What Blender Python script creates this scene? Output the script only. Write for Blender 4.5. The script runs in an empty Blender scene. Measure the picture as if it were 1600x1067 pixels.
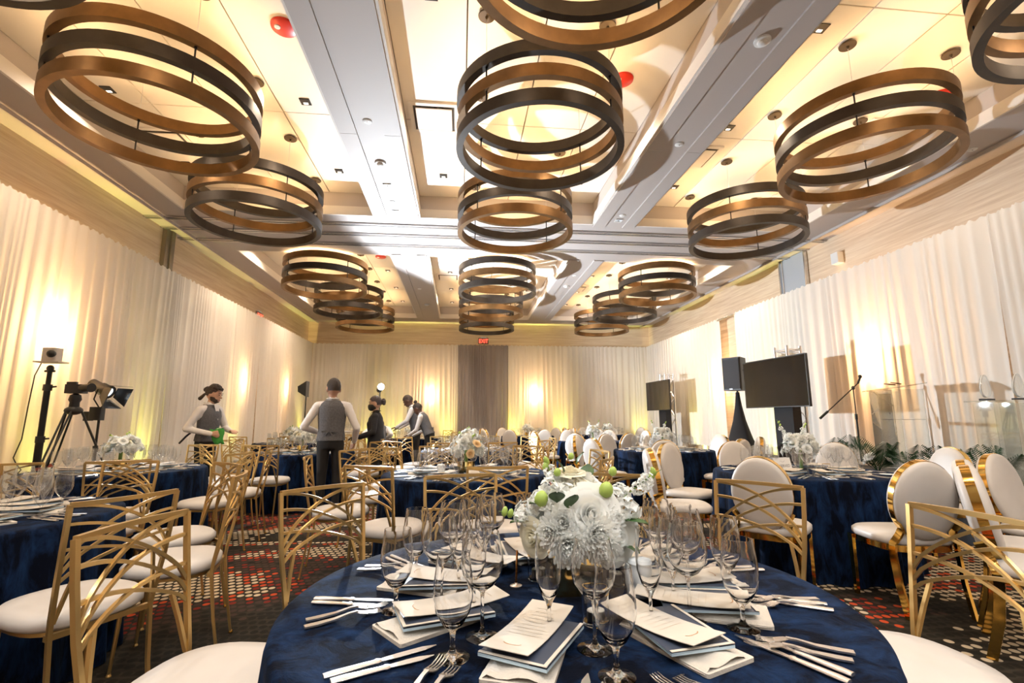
import bpy, bmesh, math, random
import numpy as np
from mathutils import Vector, Matrix, Euler
random.seed(7)
PI = math.pi
sc = bpy.context.scene
C = sc.collection

# ------------------------------------------------------------------ camera
cam_data = bpy.data.cameras.new('camera')
cam_data.sensor_width = 36.0
cam_data.lens = 17.08
cam_data.clip_start = 0.05
cam = bpy.data.objects.new('camera', cam_data); C.objects.link(cam)
ROT = [[0.994485, -0.012626, -0.104118], [-0.104808, -0.156565, -0.982091], [-0.003901, 0.987587, -0.157025]]
cam.matrix_world = Matrix([ROT[0] + [0.0], ROT[1] + [0.0], ROT[2] + [1.25], [0, 0, 0, 1]])
sc.camera = cam

# ------------------------------------------------------------------ world / exposure
w = bpy.data.worlds.new('world'); sc.world = w; w.use_nodes = True
w.node_tree.nodes['Background'].inputs[0].default_value = (0.9, 0.85, 0.8, 1)
w.node_tree.nodes['Background'].inputs[1].default_value = 0.02
sc.view_settings.view_transform = 'Standard'
sc.view_settings.look = 'None'
sc.view_settings.gamma = 1.0
sc.view_settings.use_curve_mapping = False
sc.view_settings.exposure = 0.12
cy = sc.cycles
cy.use_denoising = True
cy.max_bounces = 16; cy.diffuse_bounces = 3; cy.glossy_bounces = 3
cy.transmission_bounces = 16; cy.transparent_max_bounces = 16
cy.caustics_reflective = False; cy.caustics_refractive = False
cy.sample_clamp_indirect = 6.0
cy.use_light_tree = True
cy.use_adaptive_sampling = True; cy.adaptive_threshold = 0.03

# lamp strengths (the lights themselves are built with the things that carry them)
LED_STRENGTH = 50.0          # led strips on top of the chandelier rings
KEY_POWER = 2200.0            # cool video light at the back of the room
SIDE_POWER = 160.0           # cool video light by the left drapes
SCONCE_POWER = 360.0          # wall sconces behind the sheer drapes
UPLIGHT_POWER = 600.0         # yellow uplights behind the drapes
DOWN_POWER = 140.0            # square recessed downlights; also scales the added soffit fill

def lamp(name, kind, loc, power, color, target=None, **kw):
    d = bpy.data.lights.new(name, kind); d.energy = power; d.color = color
    for k, v in kw.items(): setattr(d, k, v)
    o = bpy.data.objects.new(name, d); C.objects.link(o); o.location = loc
    if target is not None:
        o.rotation_euler = (Vector(target) - Vector(loc)).to_track_quat('-Z', 'Y').to_euler()
    return o

# ------------------------------------------------------------------ materials
MATS = {}
def pmat(name, col, rough=0.5, metal=0.0, spec=0.5, noise=None, bump=None, **kw):
    """principled material; noise=(scale, amount) varies the colour a little, bump=(scale, strength)"""
    if name in MATS: return MATS[name]
    m = bpy.data.materials.new(name); m.use_nodes = True
    nt = m.node_tree; b = nt.nodes['Principled BSDF']
    b.inputs['Base Color'].default_value = (*col, 1)
    b.inputs['Roughness'].default_value = rough
    b.inputs['Metallic'].default_value = metal
    b.inputs['Specular IOR Level'].default_value = spec
    for k, v in kw.items():
        s = b.inputs[k.replace('_', ' ')]
        s.default_value = (*v, 1) if isinstance(v, tuple) else v
    tc = None
    if noise or bump:
        tc = nt.nodes.new('ShaderNodeTexCoord')
    if noise:
        n = nt.nodes.new('ShaderNodeTexNoise'); n.inputs['Scale'].default_value = noise[0]; n.inputs['Detail'].default_value = 4
        nt.links.new(tc.outputs['Object'], n.inputs['Vector'])
        r = nt.nodes.new('ShaderNodeMapRange')
        r.inputs[1].default_value = 0.3; r.inputs[2].default_value = 0.7
        r.inputs[3].default_value = 1 - noise[1]; r.inputs[4].default_value = 1 + noise[1]
        nt.links.new(n.outputs['Fac'], r.inputs[0])
        mx = nt.nodes.new('ShaderNodeVectorMath'); mx.operation = 'SCALE'
        mx.inputs[0].default_value = col
        nt.links.new(r.outputs[0], mx.inputs['Scale'])
        nt.links.new(mx.outputs[0], b.inputs['Base Color'])
    if bump:
        n = nt.nodes.new('ShaderNodeTexNoise'); n.inputs['Scale'].default_value = bump[0]; n.inputs['Detail'].default_value = 5
        nt.links.new(tc.outputs['Object'], n.inputs['Vector'])
        bp = nt.nodes.new('ShaderNodeBump'); bp.inputs['Strength'].default_value = bump[1]; bp.inputs['Distance'].default_value = 0.02
        nt.links.new(n.outputs['Fac'], bp.inputs['Height']); nt.links.new(bp.outputs[0], b.inputs['Normal'])
    MATS[name] = m
    return m
def emat(name, col, strength):
    if name in MATS: return MATS[name]
    m = bpy.data.materials.new(name); m.use_nodes = True
    nt = m.node_tree; b = nt.nodes['Principled BSDF']
    b.inputs['Base Color'].default_value = (*col, 1)
    b.inputs['Emission Color'].default_value = (*col, 1)
    b.inputs['Emission Strength'].default_value = strength
    MATS[name] = m
    return m

def wood_wall_mat():
    m = bpy.data.materials.new('wood_grain_wallcover'); m.use_nodes = True
    nt = m.node_tree; b = nt.nodes['Principled BSDF']; N = nt.nodes.new; L = nt.links.new
    b.inputs['Roughness'].default_value = 0.55
    g = N('ShaderNodeNewGeometry'); mp = N('ShaderNodeMapping'); mp.inputs['Scale'].default_value = (0.55, 0.55, 14.0)
    L(g.outputs['Position'], mp.inputs['Vector'])
    n = N('ShaderNodeTexNoise'); n.inputs['Scale'].default_value = 1.6; n.inputs['Detail'].default_value = 8; n.inputs['Roughness'].default_value = 0.65
    L(mp.outputs[0], n.inputs['Vector'])
    cr = N('ShaderNodeValToRGB')
    cr.color_ramp.elements[0].position = 0.3; cr.color_ramp.elements[0].color = (0.62, 0.45, 0.30, 1)
    cr.color_ramp.elements[1].position = 0.72; cr.color_ramp.elements[1].color = (0.88, 0.74, 0.57, 1)
    L(n.outputs['Fac'], cr.inputs[0]); L(cr.outputs[0], b.inputs['Base Color'])
    return m

def carpet_mat():
    m = bpy.data.materials.new('dotted_carpet'); m.use_nodes = True
    nt = m.node_tree; b = nt.nodes['Principled BSDF']; N = nt.nodes.new; L = nt.links.new
    b.inputs['Roughness'].default_value = 0.95; b.inputs['Specular IOR Level'].default_value = 0.15
    g = N('ShaderNodeNewGeometry'); sx = N('ShaderNodeSeparateXYZ'); L(g.outputs['Position'], sx.inputs[0])
    def M(op, a, c=None, clamp=False):
        q = N('ShaderNodeMath'); q.operation = op; q.use_clamp = clamp
        for i, v in enumerate((a, c)):
            if v is None: continue
            if isinstance(v, (int, float)): q.inputs[i].default_value = v
            else: L(v, q.inputs[i])
        return q.outputs[0]
    X, Y = sx.outputs[0], sx.outputs[1]
    v = M('DIVIDE', Y, 0.072); row = M('FLOOR', v)
    u0 = M('DIVIDE', X, 0.057)
    u = M('ADD', u0, M('MULTIPLY', M('MODULO', M('ADD', row, 1000), 2.0), 0.5))
    u = M('ADD', u, M('MULTIPLY', row, 0.07))
    cell = M('FLOOR', u)
    fx = M('SUBTRACT', M('SUBTRACT', u, cell), 0.5); fy = M('SUBTRACT', M('SUBTRACT', v, row), 0.5)
    d = M('ADD', M('POWER', M('ABSOLUTE', M('DIVIDE', fx, 0.40)), 2.0), M('POWER', M('ABSOLUTE', M('DIVIDE', fy, 0.36)), 2.0))
    dot = M('SUBTRACT', 1.0, M('MULTIPLY', M('SUBTRACT', d, 0.85), 4.0), True)
    cc = N('ShaderNodeCombineXYZ')
    L(M('MULTIPLY', cell, 0.057), cc.inputs[0]); L(M('MULTIPLY', row, 0.072), cc.inputs[1])
    mp = N('ShaderNodeMapping'); mp.inputs['Rotation'].default_value = (0, 0, 0.5); mp.inputs['Scale'].default_value = (0.42, 1.0, 1)
    L(cc.outputs[0], mp.inputs['Vector'])
    n = N('ShaderNodeTexNoise'); n.inputs['Scale'].default_value = 0.62; n.inputs['Detail'].default_value = 1.0; n.inputs['Distortion'].default_value = 0.6
    L(mp.outputs[0], n.inputs['Vector'])
    wn = N('ShaderNodeTexWhiteNoise'); wn.noise_dimensions = '2D'; L(cc.outputs[0], wn.inputs['Vector'])
    jit = M('ADD', n.outputs['Fac'], M('MULTIPLY', M('SUBTRACT', wn.outputs['Value'], 0.5), 0.035))
    cr = N('ShaderNodeValToRGB'); cr.color_ramp.interpolation = 'CONSTANT'
    DK, BR, RD, OR, CM = (0.012, 0.010, 0.007), (0.045, 0.026, 0.019), (0.15, 0.016, 0.010), (0.40, 0.055, 0.015), (0.50, 0.40, 0.27)
    els = [(0.0, DK), (0.41, BR), (0.43, RD), (0.445, OR), (0.457, CM), (0.52, DK), (0.57, BR), (0.585, OR), (0.60, RD), (0.615, CM), (0.66, DK)]
    e = cr.color_ramp.elements
    e[0].position, e[0].color = els[0][0], (*els[0][1], 1); e[1].position, e[1].color = els[1][0], (*els[1][1], 1)
    for p, c in els[2:]:
        q = e.new(p); q.color = (*c, 1)
    L(jit, cr.inputs[0])
    base = N('ShaderNodeTexNoise'); base.inputs['Scale'].default_value = 9; base.inputs['Detail'].default_value = 5
    mp2 = N('ShaderNodeMapping'); mp2.inputs['Scale'].default_value = (0.6, 4.0, 1); L(g.outputs['Position'], mp2.inputs['Vector']); L(mp2.outputs[0], base.inputs['Vector'])
    bc = N('ShaderNodeValToRGB')
    bc.color_ramp.elements[0].position = 0.35; bc.color_ramp.elements[0].color = (0.013, 0.010, 0.007, 1)
    bc.color_ramp.elements[1].position = 0.7; bc.color_ramp.elements[1].color = (0.034, 0.028, 0.019, 1)
    L(base.outputs['Fac'], bc.inputs[0])
    mix = N('ShaderNodeMixRGB'); L(dot, mix.inputs[0]); L(bc.outputs[0], mix.inputs[1]); L(cr.outputs[0], mix.inputs[2])
    L(mix.outputs[0], b.inputs['Base Color'])
    return m

def velvet_mat():
    m = bpy.data.materials.new('navy_crushed_velvet'); m.use_nodes = True
    nt = m.node_tree; b = nt.nodes['Principled BSDF']; N = nt.nodes.new; L = nt.links.new
    tc = N('ShaderNodeTexCoord'); mp = N('ShaderNodeMapping'); mp.inputs['Scale'].default_value = (1.0, 1.0, 0.35)
    L(tc.outputs['Object'], mp.inputs['Vector'])
    n = N('ShaderNodeTexNoise'); n.inputs['Scale'].default_value = 11; n.inputs['Detail'].default_value = 9; n.inputs['Roughness'].default_value = 0.68; n.inputs['Distortion'].default_value = 0.5
    L(mp.outputs[0], n.inputs['Vector'])
    cr = N('ShaderNodeValToRGB')
    cr.color_ramp.elements[0].position = 0.43; cr.color_ramp.elements[0].color = (0.0009, 0.0022, 0.0075, 1)
    cr.color_ramp.elements[1].position = 0.70; cr.color_ramp.elements[1].color = (0.0075, 0.026, 0.080, 1)
    L(n.outputs['Fac'], cr.inputs[0]); L(cr.outputs[0], b.inputs['Base Color'])
    b.inputs['Roughness'].default_value = 0.85
    b.inputs['Specular IOR Level'].default_value = 0.08
    b.inputs['Sheen Weight'].default_value = 0.06; b.inputs['Sheen Roughness'].default_value = 0.35
    b.inputs['Sheen Tint'].default_value = (0.09, 0.25, 0.6, 1)
    bp = N('ShaderNodeBump'); bp.inputs['Strength'].default_value = 0.5; bp.inputs['Distance'].default_value = 0.008
    L(n.outputs['Fac'], bp.inputs['Height']); L(bp.outputs[0], b.inputs['Normal'])
    return m

def sheer_mat(name, col, trans=0.45):
    m = bpy.data.materials.new(name); m.use_nodes = True
    nt = m.node_tree; N = nt.nodes.new; L = nt.links.new
    nt.nodes.remove(nt.nodes['Principled BSDF']); out = nt.nodes['Material Output']
    d = N('ShaderNodeBsdfDiffuse'); d.inputs[0].default_value = (*col, 1)
    t = N('ShaderNodeBsdfTranslucent'); t.inputs[0].default_value = (*col, 1)
    tc = N('ShaderNodeNewGeometry'); mp = N('ShaderNodeMapping'); mp.inputs['Scale'].default_value = (22, 22, 0.25)
    L(tc.outputs['Position'], mp.inputs['Vector'])
    n = N('ShaderNodeTexNoise'); n.inputs['Scale'].default_value = 1.0; n.inputs['Detail'].default_value = 3
    L(mp.outputs[0], n.inputs['Vector'])
    r = N('ShaderNodeMapRange'); r.inputs[1].default_value = 0.3; r.inputs[2].default_value = 0.7
    r.inputs[3].default_value = trans - 0.07; r.inputs[4].default_value = trans + 0.07
    L(n.outputs['Fac'], r.inputs[0])
    mx = N('ShaderNodeMixShader'); L(r.outputs[0], mx.inputs[0]); L(d.outputs[0], mx.inputs[1]); L(t.outputs[0], mx.inputs[2])
    L(mx.outputs[0], out.inputs[0])
    return m

def thin_glass_mat(name, tint=(0.97, 0.98, 0.98), k=1.0):
    m = bpy.data.materials.new(name); m.use_nodes = True
    nt = m.node_tree; N = nt.nodes.new; L = nt.links.new
    nt.nodes.remove(nt.nodes['Principled BSDF']); out = nt.nodes['Material Output']
    t = N('ShaderNodeBsdfTransparent'); t.inputs[0].default_value = (*tint, 1)
    g = N('ShaderNodeBsdfGlossy'); g.inputs['Roughness'].default_value = 0.02; g.inputs[0].default_value = (1, 1, 1, 1)
    f = N('ShaderNodeLayerWeight'); pw = N('ShaderNodeMath'); pw.operation = 'POWER'; pw.inputs[1].default_value = 2.2; L(f.outputs['Facing'], pw.inputs[0])
    q = N('ShaderNodeMath'); q.operation = 'MULTIPLY_ADD'; q.inputs[1].default_value = .62 * k; q.inputs[2].default_value = .05 * k; q.use_clamp = True; L(pw.outputs[0], q.inputs[0])
    mx = N('ShaderNodeMixShader'); L(q.outputs[0], mx.inputs[0]); L(t.outputs[0], mx.inputs[1]); L(g.outputs[0], mx.inputs[2])
    L(mx.outputs[0], out.inputs[0])
    return m
def glass_mat():
    m = bpy.data.materials.new('clear_glass'); m.use_nodes = True
    b = m.node_tree.nodes['Principled BSDF']
    b.inputs['Base Color'].default_value = (1, 1, 1, 1); b.inputs['Roughness'].default_value = 0.0
    b.inputs['Transmission Weight'].default_value = 1.0; b.inputs['IOR'].default_value = 1.42
    return m

M_WOOD = wood_wall_mat(); M_CARPET = carpet_mat(); M_VELVET = velvet_mat()
M_SHEER = sheer_mat('sheer_ivory_drape', (0.93, 0.875, 0.795), 0.25)
M_GREYDRAPE = sheer_mat('silver_grey_drape', (0.40, 0.36, 0.34), 0.15)
M_THIN = thin_glass_mat('thin_clear_glass', (.95, .96, .97), k=1.55); M_GLASS = glass_mat(); M_ACRYLIC = thin_glass_mat('clear_acrylic', (0.88, 0.90, 0.89), 1.9)
M_CEIL = pmat('ceiling_white_paint', (0.80, 0.76, 0.71), 0.7)
M_PANEL = pmat('ceiling_panel_white', (0.84, 0.79, 0.71), 0.6)
M_SOFFIT = pmat('soffit_satin_grey', (0.50, 0.455, 0.435), 0.6)
M_TRACK = pmat('partition_track_metal', (0.62, 0.62, 0.63), 0.25, 0.9)
M_GAP = pmat('dark_joint', (0.10, 0.085, 0.07), 0.8)
M_BRONZE = pmat('brushed_bronze', (0.19, 0.105, 0.042), 0.42, 0.8, noise=(5.0, 0.22))
M_DARKBRONZE = pmat('dark_graphite_bronze', (0.045, 0.036, 0.029), 0.45, 0.6, noise=(6.0, 0.2))
M_LED = emat('warm_led_strip', (1.0, 0.63, 0.30), LED_STRENGTH)
M_BLACK = pmat('black_plastic', (0.012, 0.012, 0.013), 0.45)
M_BLACKMETAL = pmat('black_metal', (0.02, 0.02, 0.02), 0.35, 0.6)
M_BLACKCLOTH = pmat('black_stretch_fabric', (0.008, 0.008, 0.010), 0.85)
M_STEEL = pmat('polished_cutlery_steel', (0.92, 0.88, 0.84), 0.30, 1.0)
M_TRUSS = pmat('bright_aluminium', (0.75, 0.75, 0.76), 0.3, 1.0)
M_GOLD = pmat('satin_gold_frame', (0.60, 0.41, 0.165), 0.30, 0.85)
M_GOLDP = pmat('polished_gold_steel', (0.86, 0.54, 0.14), 0.10, 1.0)
M_SEAT = pmat('white_seat_leather', (0.56, 0.525, 0.49), 0.45, noise=(8.0, 0.03))
M_WHITE = pmat('white_plastic', (0.8, 0.8, 0.79), 0.45)
M_RED = pmat('red_alarm_plastic', (0.62, 0.03, 0.012), 0.35)
M_CARD = pmat('cream_card', (0.63, 0.575, 0.495), 0.7)
M_NAPKIN = pmat('cream_linen', (0.56, 0.515, 0.45), 0.9, bump=(160.0, 0.25))
M_TEAL = pmat('slate_blue_booklet', (0.05, 0.065, 0.10), 0.35)
M_PAGE = pmat('pale_blue_page', (0.50, 0.66, 0.78), 0.6)
M_EMBLEM = pmat('brown_ink', (0.42, 0.24, 0.12), 0.6)
M_PETAL = sheer_mat('white_petal', (0.93, 0.94, 0.91), 0.30)
M_CREAMPETAL = sheer_mat('cream_petal', (0.90, 0.86, 0.70), 0.35)
M_PEACHPETAL = sheer_mat('peach_petal', (0.88, 0.66, 0.38), 0.35)
M_LEAF = pmat('green_leaf', (0.045, 0.11, 0.03), 0.45, noise=(20.0, 0.3))
M_LIME = pmat('lime_bud', (0.36, 0.50, 0.10), 0.5)
M_STEMG = pmat('green_stem', (0.16, 0.27, 0.06), 0.5)
M_PALM = pmat('palm_green', (0.016, 0.045, 0.018), 0.65, spec=.15)
M_WAX = pmat('white_wax', (0.85, 0.83, 0.78), 0.5)
M_CERAMIC = pmat('white_ceramic', (0.72, 0.76, 0.79), 0.25)

# ------------------------------------------------------------------ mesh helpers
class MB:
    def __init__(self): self.v = []; self.f = []
    def add(self, vs, fs):
        o = len(self.v); self.v += [tuple(p) for p in vs]; self.f += [tuple(i + o for i in q) for q in fs]; return self
    def box(self, c, s, rot=None):
        x, y, z = s[0] / 2, s[1] / 2, s[2] / 2
        vs = [Vector((a * x, b * y, d * z)) for d in (-1, 1) for b in (-1, 1) for a in (-1, 1)]
        if rot is not None:
            R = rot if isinstance(rot, Matrix) else Euler(rot).to_matrix()
            vs = [R @ p for p in vs]
        return self.add([p + Vector(c) for p in vs], [(0, 2, 3, 1), (4, 5, 7, 6), (0, 1, 5, 4), (2, 6, 7, 3), (0, 4, 6, 2), (1, 3, 7, 5)])
    def rbox(self, c, s, r, n=3, rot=None):
        """box with rounded vertical edges"""
        hx, hy, hz = s[0] / 2 - r, s[1] / 2 - r, s[2] / 2
        ring = []
        for (sx, sy, a0) in ((1, 1, 0), (-1, 1, PI / 2), (-1, -1, PI), (1, -1, 1.5 * PI)):
            for i in range(n + 1):
                a = a0 + i / n * PI / 2
                ring.append((sx * hx + r * math.cos(a), sy * hy + r * math.sin(a)))
        k = len(ring)
        vs = [Vector((x, y, z)) for z in (-hz, hz) for x, y in ring]
        if rot is not None:
            R = Euler(rot).to_matrix(); vs = [R @ p for p in vs]
        fs = [(i, (i + 1) % k, k + (i + 1) % k, k + i) for i in range(k)] + [tuple(range(k - 1, -1, -1)), tuple(range(k, 2 * k))]
        return self.add([p + Vector(c) for p in vs], fs)
    def lathe(self, prof, n=24, c=(0, 0, 0), cap=True):
        vs = []; fs = []
        for r, z in prof:
            for i in range(n):
                a = 2 * PI * i / n; vs.append((c[0] + r * math.cos(a), c[1] + r * math.sin(a), c[2] + z))
        m = len(prof)
        for j in range(m - 1):
            for i in range(n):
                fs.append((j * n + i, j * n + (i + 1) % n, (j + 1) * n + (i + 1) % n, (j + 1) * n + i))
        if cap:
            fs.append(tuple(range(n - 1, -1, -1))); fs.append(tuple((m - 1) * n + i for i in range(n)))
        return self.add(vs, fs)
    def ringband(self, ro, ri, z0, z1, n=64, c=(0, 0)):
        vs = []; fs = []
        for r, z in ((ro, z0), (ro, z1), (ri, z1), (ri, z0)):
            for i in range(n):
                a = 2 * PI * i / n; vs.append((c[0] + r * math.cos(a), c[1] + r * math.sin(a), z))
        for j in range(4):
            for i in range(n):
                fs.append((j * n + i, j * n + (i + 1) % n, ((j + 1) % 4) * n + (i + 1) % n, ((j + 1) % 4) * n + i))
        return self.add(vs, fs)
    def tube(self, path, rad, n=8, cap=True, flat=None, up=None):
        """tube along a path; rad number or list; n=4 gives a square bar; flat=(w,h) rectangular strip"""
        P = [Vector(p) for p in path]; m = len(P)
        R = rad if isinstance(rad, (list, tuple)) else [rad] * m
        T = []
        for i in range(m):
            d = (P[min(i + 1, m - 1)] - P[max(i - 1, 0)]); T.append(d.normalized())
        nrm = Vector(up) if up is not None else (Vector((0, 0, 1)) if abs(T[0].z) < 0.9 else Vector((0, 1, 0)))
        vs = []
        for i in range(m):
            nrm = (nrm - T[i] * nrm.dot(T[i]))
            if nrm.length < 1e-6: nrm = T[i].orthogonal()
            nrm.normalize(); b = T[i].cross(nrm)
            if flat:
                k = 4
                for sx, sy in ((-1, -1), (1, -1), (1, 1), (-1, 1)):
                    vs.append(P[i] + b * (sx * flat[0] / 2 * (R[i] if rad else 1)) + nrm * (sy * flat[1] / 2))
            else:
                k = n
                for j in range(n):
                    a = 2 * PI * j / n + (PI / 4 if n == 4 else 0)
                    vs.append(P[i] + (nrm * math.cos(a) + b * math.sin(a)) * R[i])
        fs = []
        for i in range(m - 1):
            for j in range(k):
                fs.append((i * k + j, i * k + (j + 1) % k, (i + 1) * k + (j + 1) % k, (i + 1) * k + j))
        if cap:
            fs.append(tuple(range(k - 1, -1, -1))); fs.append(tuple((m - 1) * k + j for j in range(k)))
        return self.add(vs, fs)
    def ell(self, c, r, nu=12, nv=8, rot=None):
        vs = []; fs = []
        R = Euler(rot).to_matrix() if rot is not None else None
        def q(x, y, z):
            p = Vector((x * r[0], y * r[1], z * r[2]))
            if R: p = R @ p
            return p + Vector(c)
        vs.append(q(0, 0, -1))
        for j in range(1, nv):
            t = -PI / 2 + PI * j / nv
            for i in range(nu):
                a = 2 * PI * i / nu; vs.append(q(math.cos(t) * math.cos(a), math.cos(t) * math.sin(a), math.sin(t)))
        vs.append(q(0, 0, 1)); top = len(vs) - 1
        for i in range(nu): fs.append((0, 1 + (i + 1) % nu, 1 + i))
        for j in range(nv - 2):
            for i in range(nu):
                a = 1 + j * nu; fs.append((a + i, a + (i + 1) % nu, a + nu + (i + 1) % nu, a + nu + i))
        a = 1 + (nv - 2) * nu
        for i in range(nu): fs.append((a + i, a + (i + 1) % nu, top))
        return self.add(vs, fs)
    def capsule(self, p0, r0, p1, r1, n=12, k=4):
        P0, P1 = Vector(p0), Vector(p1); d = (P1 - P0)
        if d.length < 1e-6: return self.ell(p0, (r0, r0, r0), n, 2 * k)
        d.normalize(); path = []; rad = []
        for i in range(k + 1):
            a = PI / 2 * (1 - i / k); path.append(P0 - d * (r0 * math.sin(a))); rad.append(max(r0 * math.cos(a), r0 * 0.02))
        for i in range(k + 1):
            a = PI / 2 * i / k; path.append(P1 + d * (r1 * math.sin(a))); rad.append(max(r1 * math.cos(a), r1 * 0.02))
        nrm = d.orthogonal().normalized(); b = d.cross(nrm); vs = []
        for p, r in zip(path, rad):
            for j in range(n):
                t = 2 * PI * j / n; vs.append(p + (nrm * math.cos(t) + b * math.sin(t)) * r)
        m = len(path); fs = [(i * n + j, i * n + (j + 1) % n, (i + 1) * n + (j + 1) % n, (i + 1) * n + j) for i in range(m - 1) for j in range(n)]
        fs += [tuple(range(n - 1, -1, -1)), tuple((m - 1) * n + j for j in range(n))]
        return self.add(vs, fs)
    def loft(self, rings, n=20, closed=True):
        """rings: (center, rx, ry) or (center, rx, ry, power) stacked along z"""
        vs = []; fs = []
        for rg in rings:
            c, rx, ry = rg[:3]; e = rg[3] if len(rg) > 3 else 2.0
            for i in range(n):
                a = 2 * PI * i / n; ca, sa = math.cos(a), math.sin(a)
                vs.append((c[0] + rx * math.copysign(abs(ca) ** (2 / e), ca), c[1] + ry * math.copysign(abs(sa) ** (2 / e), sa), c[2]))
        m = len(rings)
        for j in range(m - 1):
            for i in range(n): fs.append((j * n + i, j * n + (i + 1) % n, (j + 1) * n + (i + 1) % n, (j + 1) * n + i))
        if closed: fs += [tuple(range(n - 1, -1, -1)), tuple((m - 1) * n + i for i in range(n))]
        return self.add(vs, fs)
    def grid(self, pts):
        """pts[row][col] of points"""
        m, n = len(pts), len(pts[0]); vs = [p for r in pts for p in r]
        return self.add(vs, [(i * n + j, i * n + j + 1, (i + 1) * n + j + 1, (i + 1) * n + j) for i in range(m - 1) for j in range(n - 1)])
    def xf(self, M):
        self.v = [tuple(M @ Vector(p)) for p in self.v]; return self
    def mesh(self, name, smooth=40):
        me = bpy.data.meshes.new(name); me.from_pydata(self.v, [], self.f); me.update()
        if smooth:
            me.polygons.foreach_set('use_smooth', [True] * len(me.polygons))
            if smooth < 180: me.set_sharp_from_angle(angle=math.radians(smooth))
        return me

def link_mesh(name, me, mats, parent=None, loc=None, rot=None, scale=None):
    o = bpy.data.objects.new(name, me); C.objects.link(o)
    if mats is not None and not me.materials:
        for m in (mats if isinstance(mats, (list, tuple)) else [mats]): me.materials.append(m)
    if parent is not None: o.parent = parent
    if loc is not None: o.location = loc
    if rot is not None: o.rotation_euler = rot
    if scale is not None: o.scale = scale
    return o
def obj(name, mb, mat, parent=None, smooth=40, **kw):
    return link_mesh(name, mb.mesh(name, smooth), mat, parent, **kw)
def tag(o, label, cat, group=None):
    o['label'] = label; o['category'] = cat
    if group: o['group'] = group
    return o
def thing(name, label, cat, loc=(0, 0, 0), rotz=0.0, group=None):
    o = bpy.data.objects.new(name, None); C.objects.link(o); o.empty_display_size = 0.05
    o.location = loc; o.rotation_euler = (0, 0, rotz)
    return tag(o, label, cat, group)
def struct(name, mb, mat, parent=None, smooth=0):
    o = obj(name, mb, mat, parent, smooth)
    if parent is None: o['kind'] = 'structure'
    return o
def copy_tree(o, parent=None):
    c = o.copy(); C.objects.link(c)
    if parent is not None: c.parent = parent
    for ch in TREE.get(o.name, []): TREE.setdefault(c.name, []).append(copy_tree(ch, c))
    return c
TREE = {}
def remember(root):
    """note the children of a prototype so that copies can be made quickly"""
    for o in bpy.data.objects:
        if o.parent is not None: 
            l = TREE.setdefault(o.parent.name, [])
            if o not in l: l.append(o)
def place(proto, loc, rotz=0.0, label=None, group=None, state={}):
    """first use moves the prototype itself, later uses copy it"""
    if proto.name not in state: state[proto.name] = 1; o = proto
    else: o = copy_tree(proto)
    o.location = loc; o.rotation_euler = (0, 0, rotz)
    if label: o['label'] = label
    if group: o['group'] = group
    return o

# ------------------------------------------------------------------ room shell
XL, XR, YB, YF = -5.14, 6.78, 16.80, -4.5
ZS, ZC = 4.53, 4.92                      # soffit and coffer ceiling heights
COFX = [(-4.40, -1.425), (-0.72, 2.24), (2.955, 5.90)]
COFY = [(1.40, 7.73), (9.62, 15.90)]

struct('floor', MB().grid([[(XL - .1, YF - .1, 0), (XR + .1, YF - .1, 0)], [(XL - .1, YB + .1, 0), (XR + .1, YB + .1, 0)]]), M_CARPET)
wl = struct('wall_left', MB().box((XL - .06, (YF + YB) / 2, ZS / 2), (.12, YB - YF, ZS)), M_WOOD)
wr = struct('wall_right', MB().box((XR + .06, (YF + YB) / 2, ZS / 2), (.12, YB - YF, ZS)), M_WOOD)
struct('wall_back', MB().box(((XL + XR) / 2, YB + .06, ZS / 2), (XR - XL + .24, .12, ZS)), M_WOOD)
struct('wall_front', MB().box(((XL + XR) / 2, YF - .06, ZS / 2), (XR - XL + .24, .12, ZS)), M_WOOD)

# soffit grid with six coffers cut out of it
xs = [XL, COFX[0][0], COFX[0][1], COFX[1][0], COFX[1][1], COFX[2][0], COFX[2][1], XR]
ys = [YF, COFY[0][0], COFY[0][1], COFY[1][0], COFY[1][1], YB]
mb = MB()
for i in range(7):
    for j in range(5):
        if i % 2 == 1 and j % 2 == 1: continue
        mb.box(((xs[i] + xs[i + 1]) / 2, (ys[j] + ys[j + 1]) / 2, ZS + .30), (xs[i + 1] - xs[i], ys[j + 1] - ys[j], .60))
ceiling = struct('ceiling', mb, M_SOFFIT)
# recess walls: lower stepped cornice and upper plain face, then the panels
for cx in COFX:
    for cyy in COFY:
        x0, x1, y0, y1 = cx[0], cx[1], cyy[0], cyy[1]
        liner = MB(); t = .03
        for (a, bz, d) in ((ZS - .002, .15, .0), (ZS + .148, .25, .035)):
            liner.box(((x0 + x1) / 2, y0 + t / 2 - d, a + bz / 2), (x1 - x0 + 2 * d, t, bz)).box(((x0 + x1) / 2, y1 - t / 2 + d, a + bz / 2), (x1 - x0 + 2 * d, t, bz))
            liner.box((x0 + t / 2 - d, (y0 + y1) / 2, a + bz / 2), (t, y1 - y0 + 2 * d, bz)).box((x1 - t / 2 + d, (y0 + y1) / 2, a + bz / 2), (t, y1 - y0 + 2 * d, bz))
        obj('coffer_lining', liner, M_CEIL, ceiling, 0)
        obj('coffer_backing', MB().box(((x0 + x1) / 2, (y0 + y1) / 2, ZC + .09), (x1 - x0 + .1, y1 - y0 + .1, .06)), M_GAP, ceiling, 0)
        # panels with open joints
        nx, ny = 4, 3; wx = (x1 - x0) / nx; wy = (y1 - y0) / ny
        pm = MB().box((0, 0, 0), (wx - .014, wy - .014, .04)).mesh('ceiling_panel', 0)
        for i in range(nx):
            for j in range(ny):
                link_mesh('ceiling_panel', pm, M_PANEL, ceiling, ((x0 + (i + .5) * wx), (y0 + (j + .5) * wy), ZC + .02))
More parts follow.
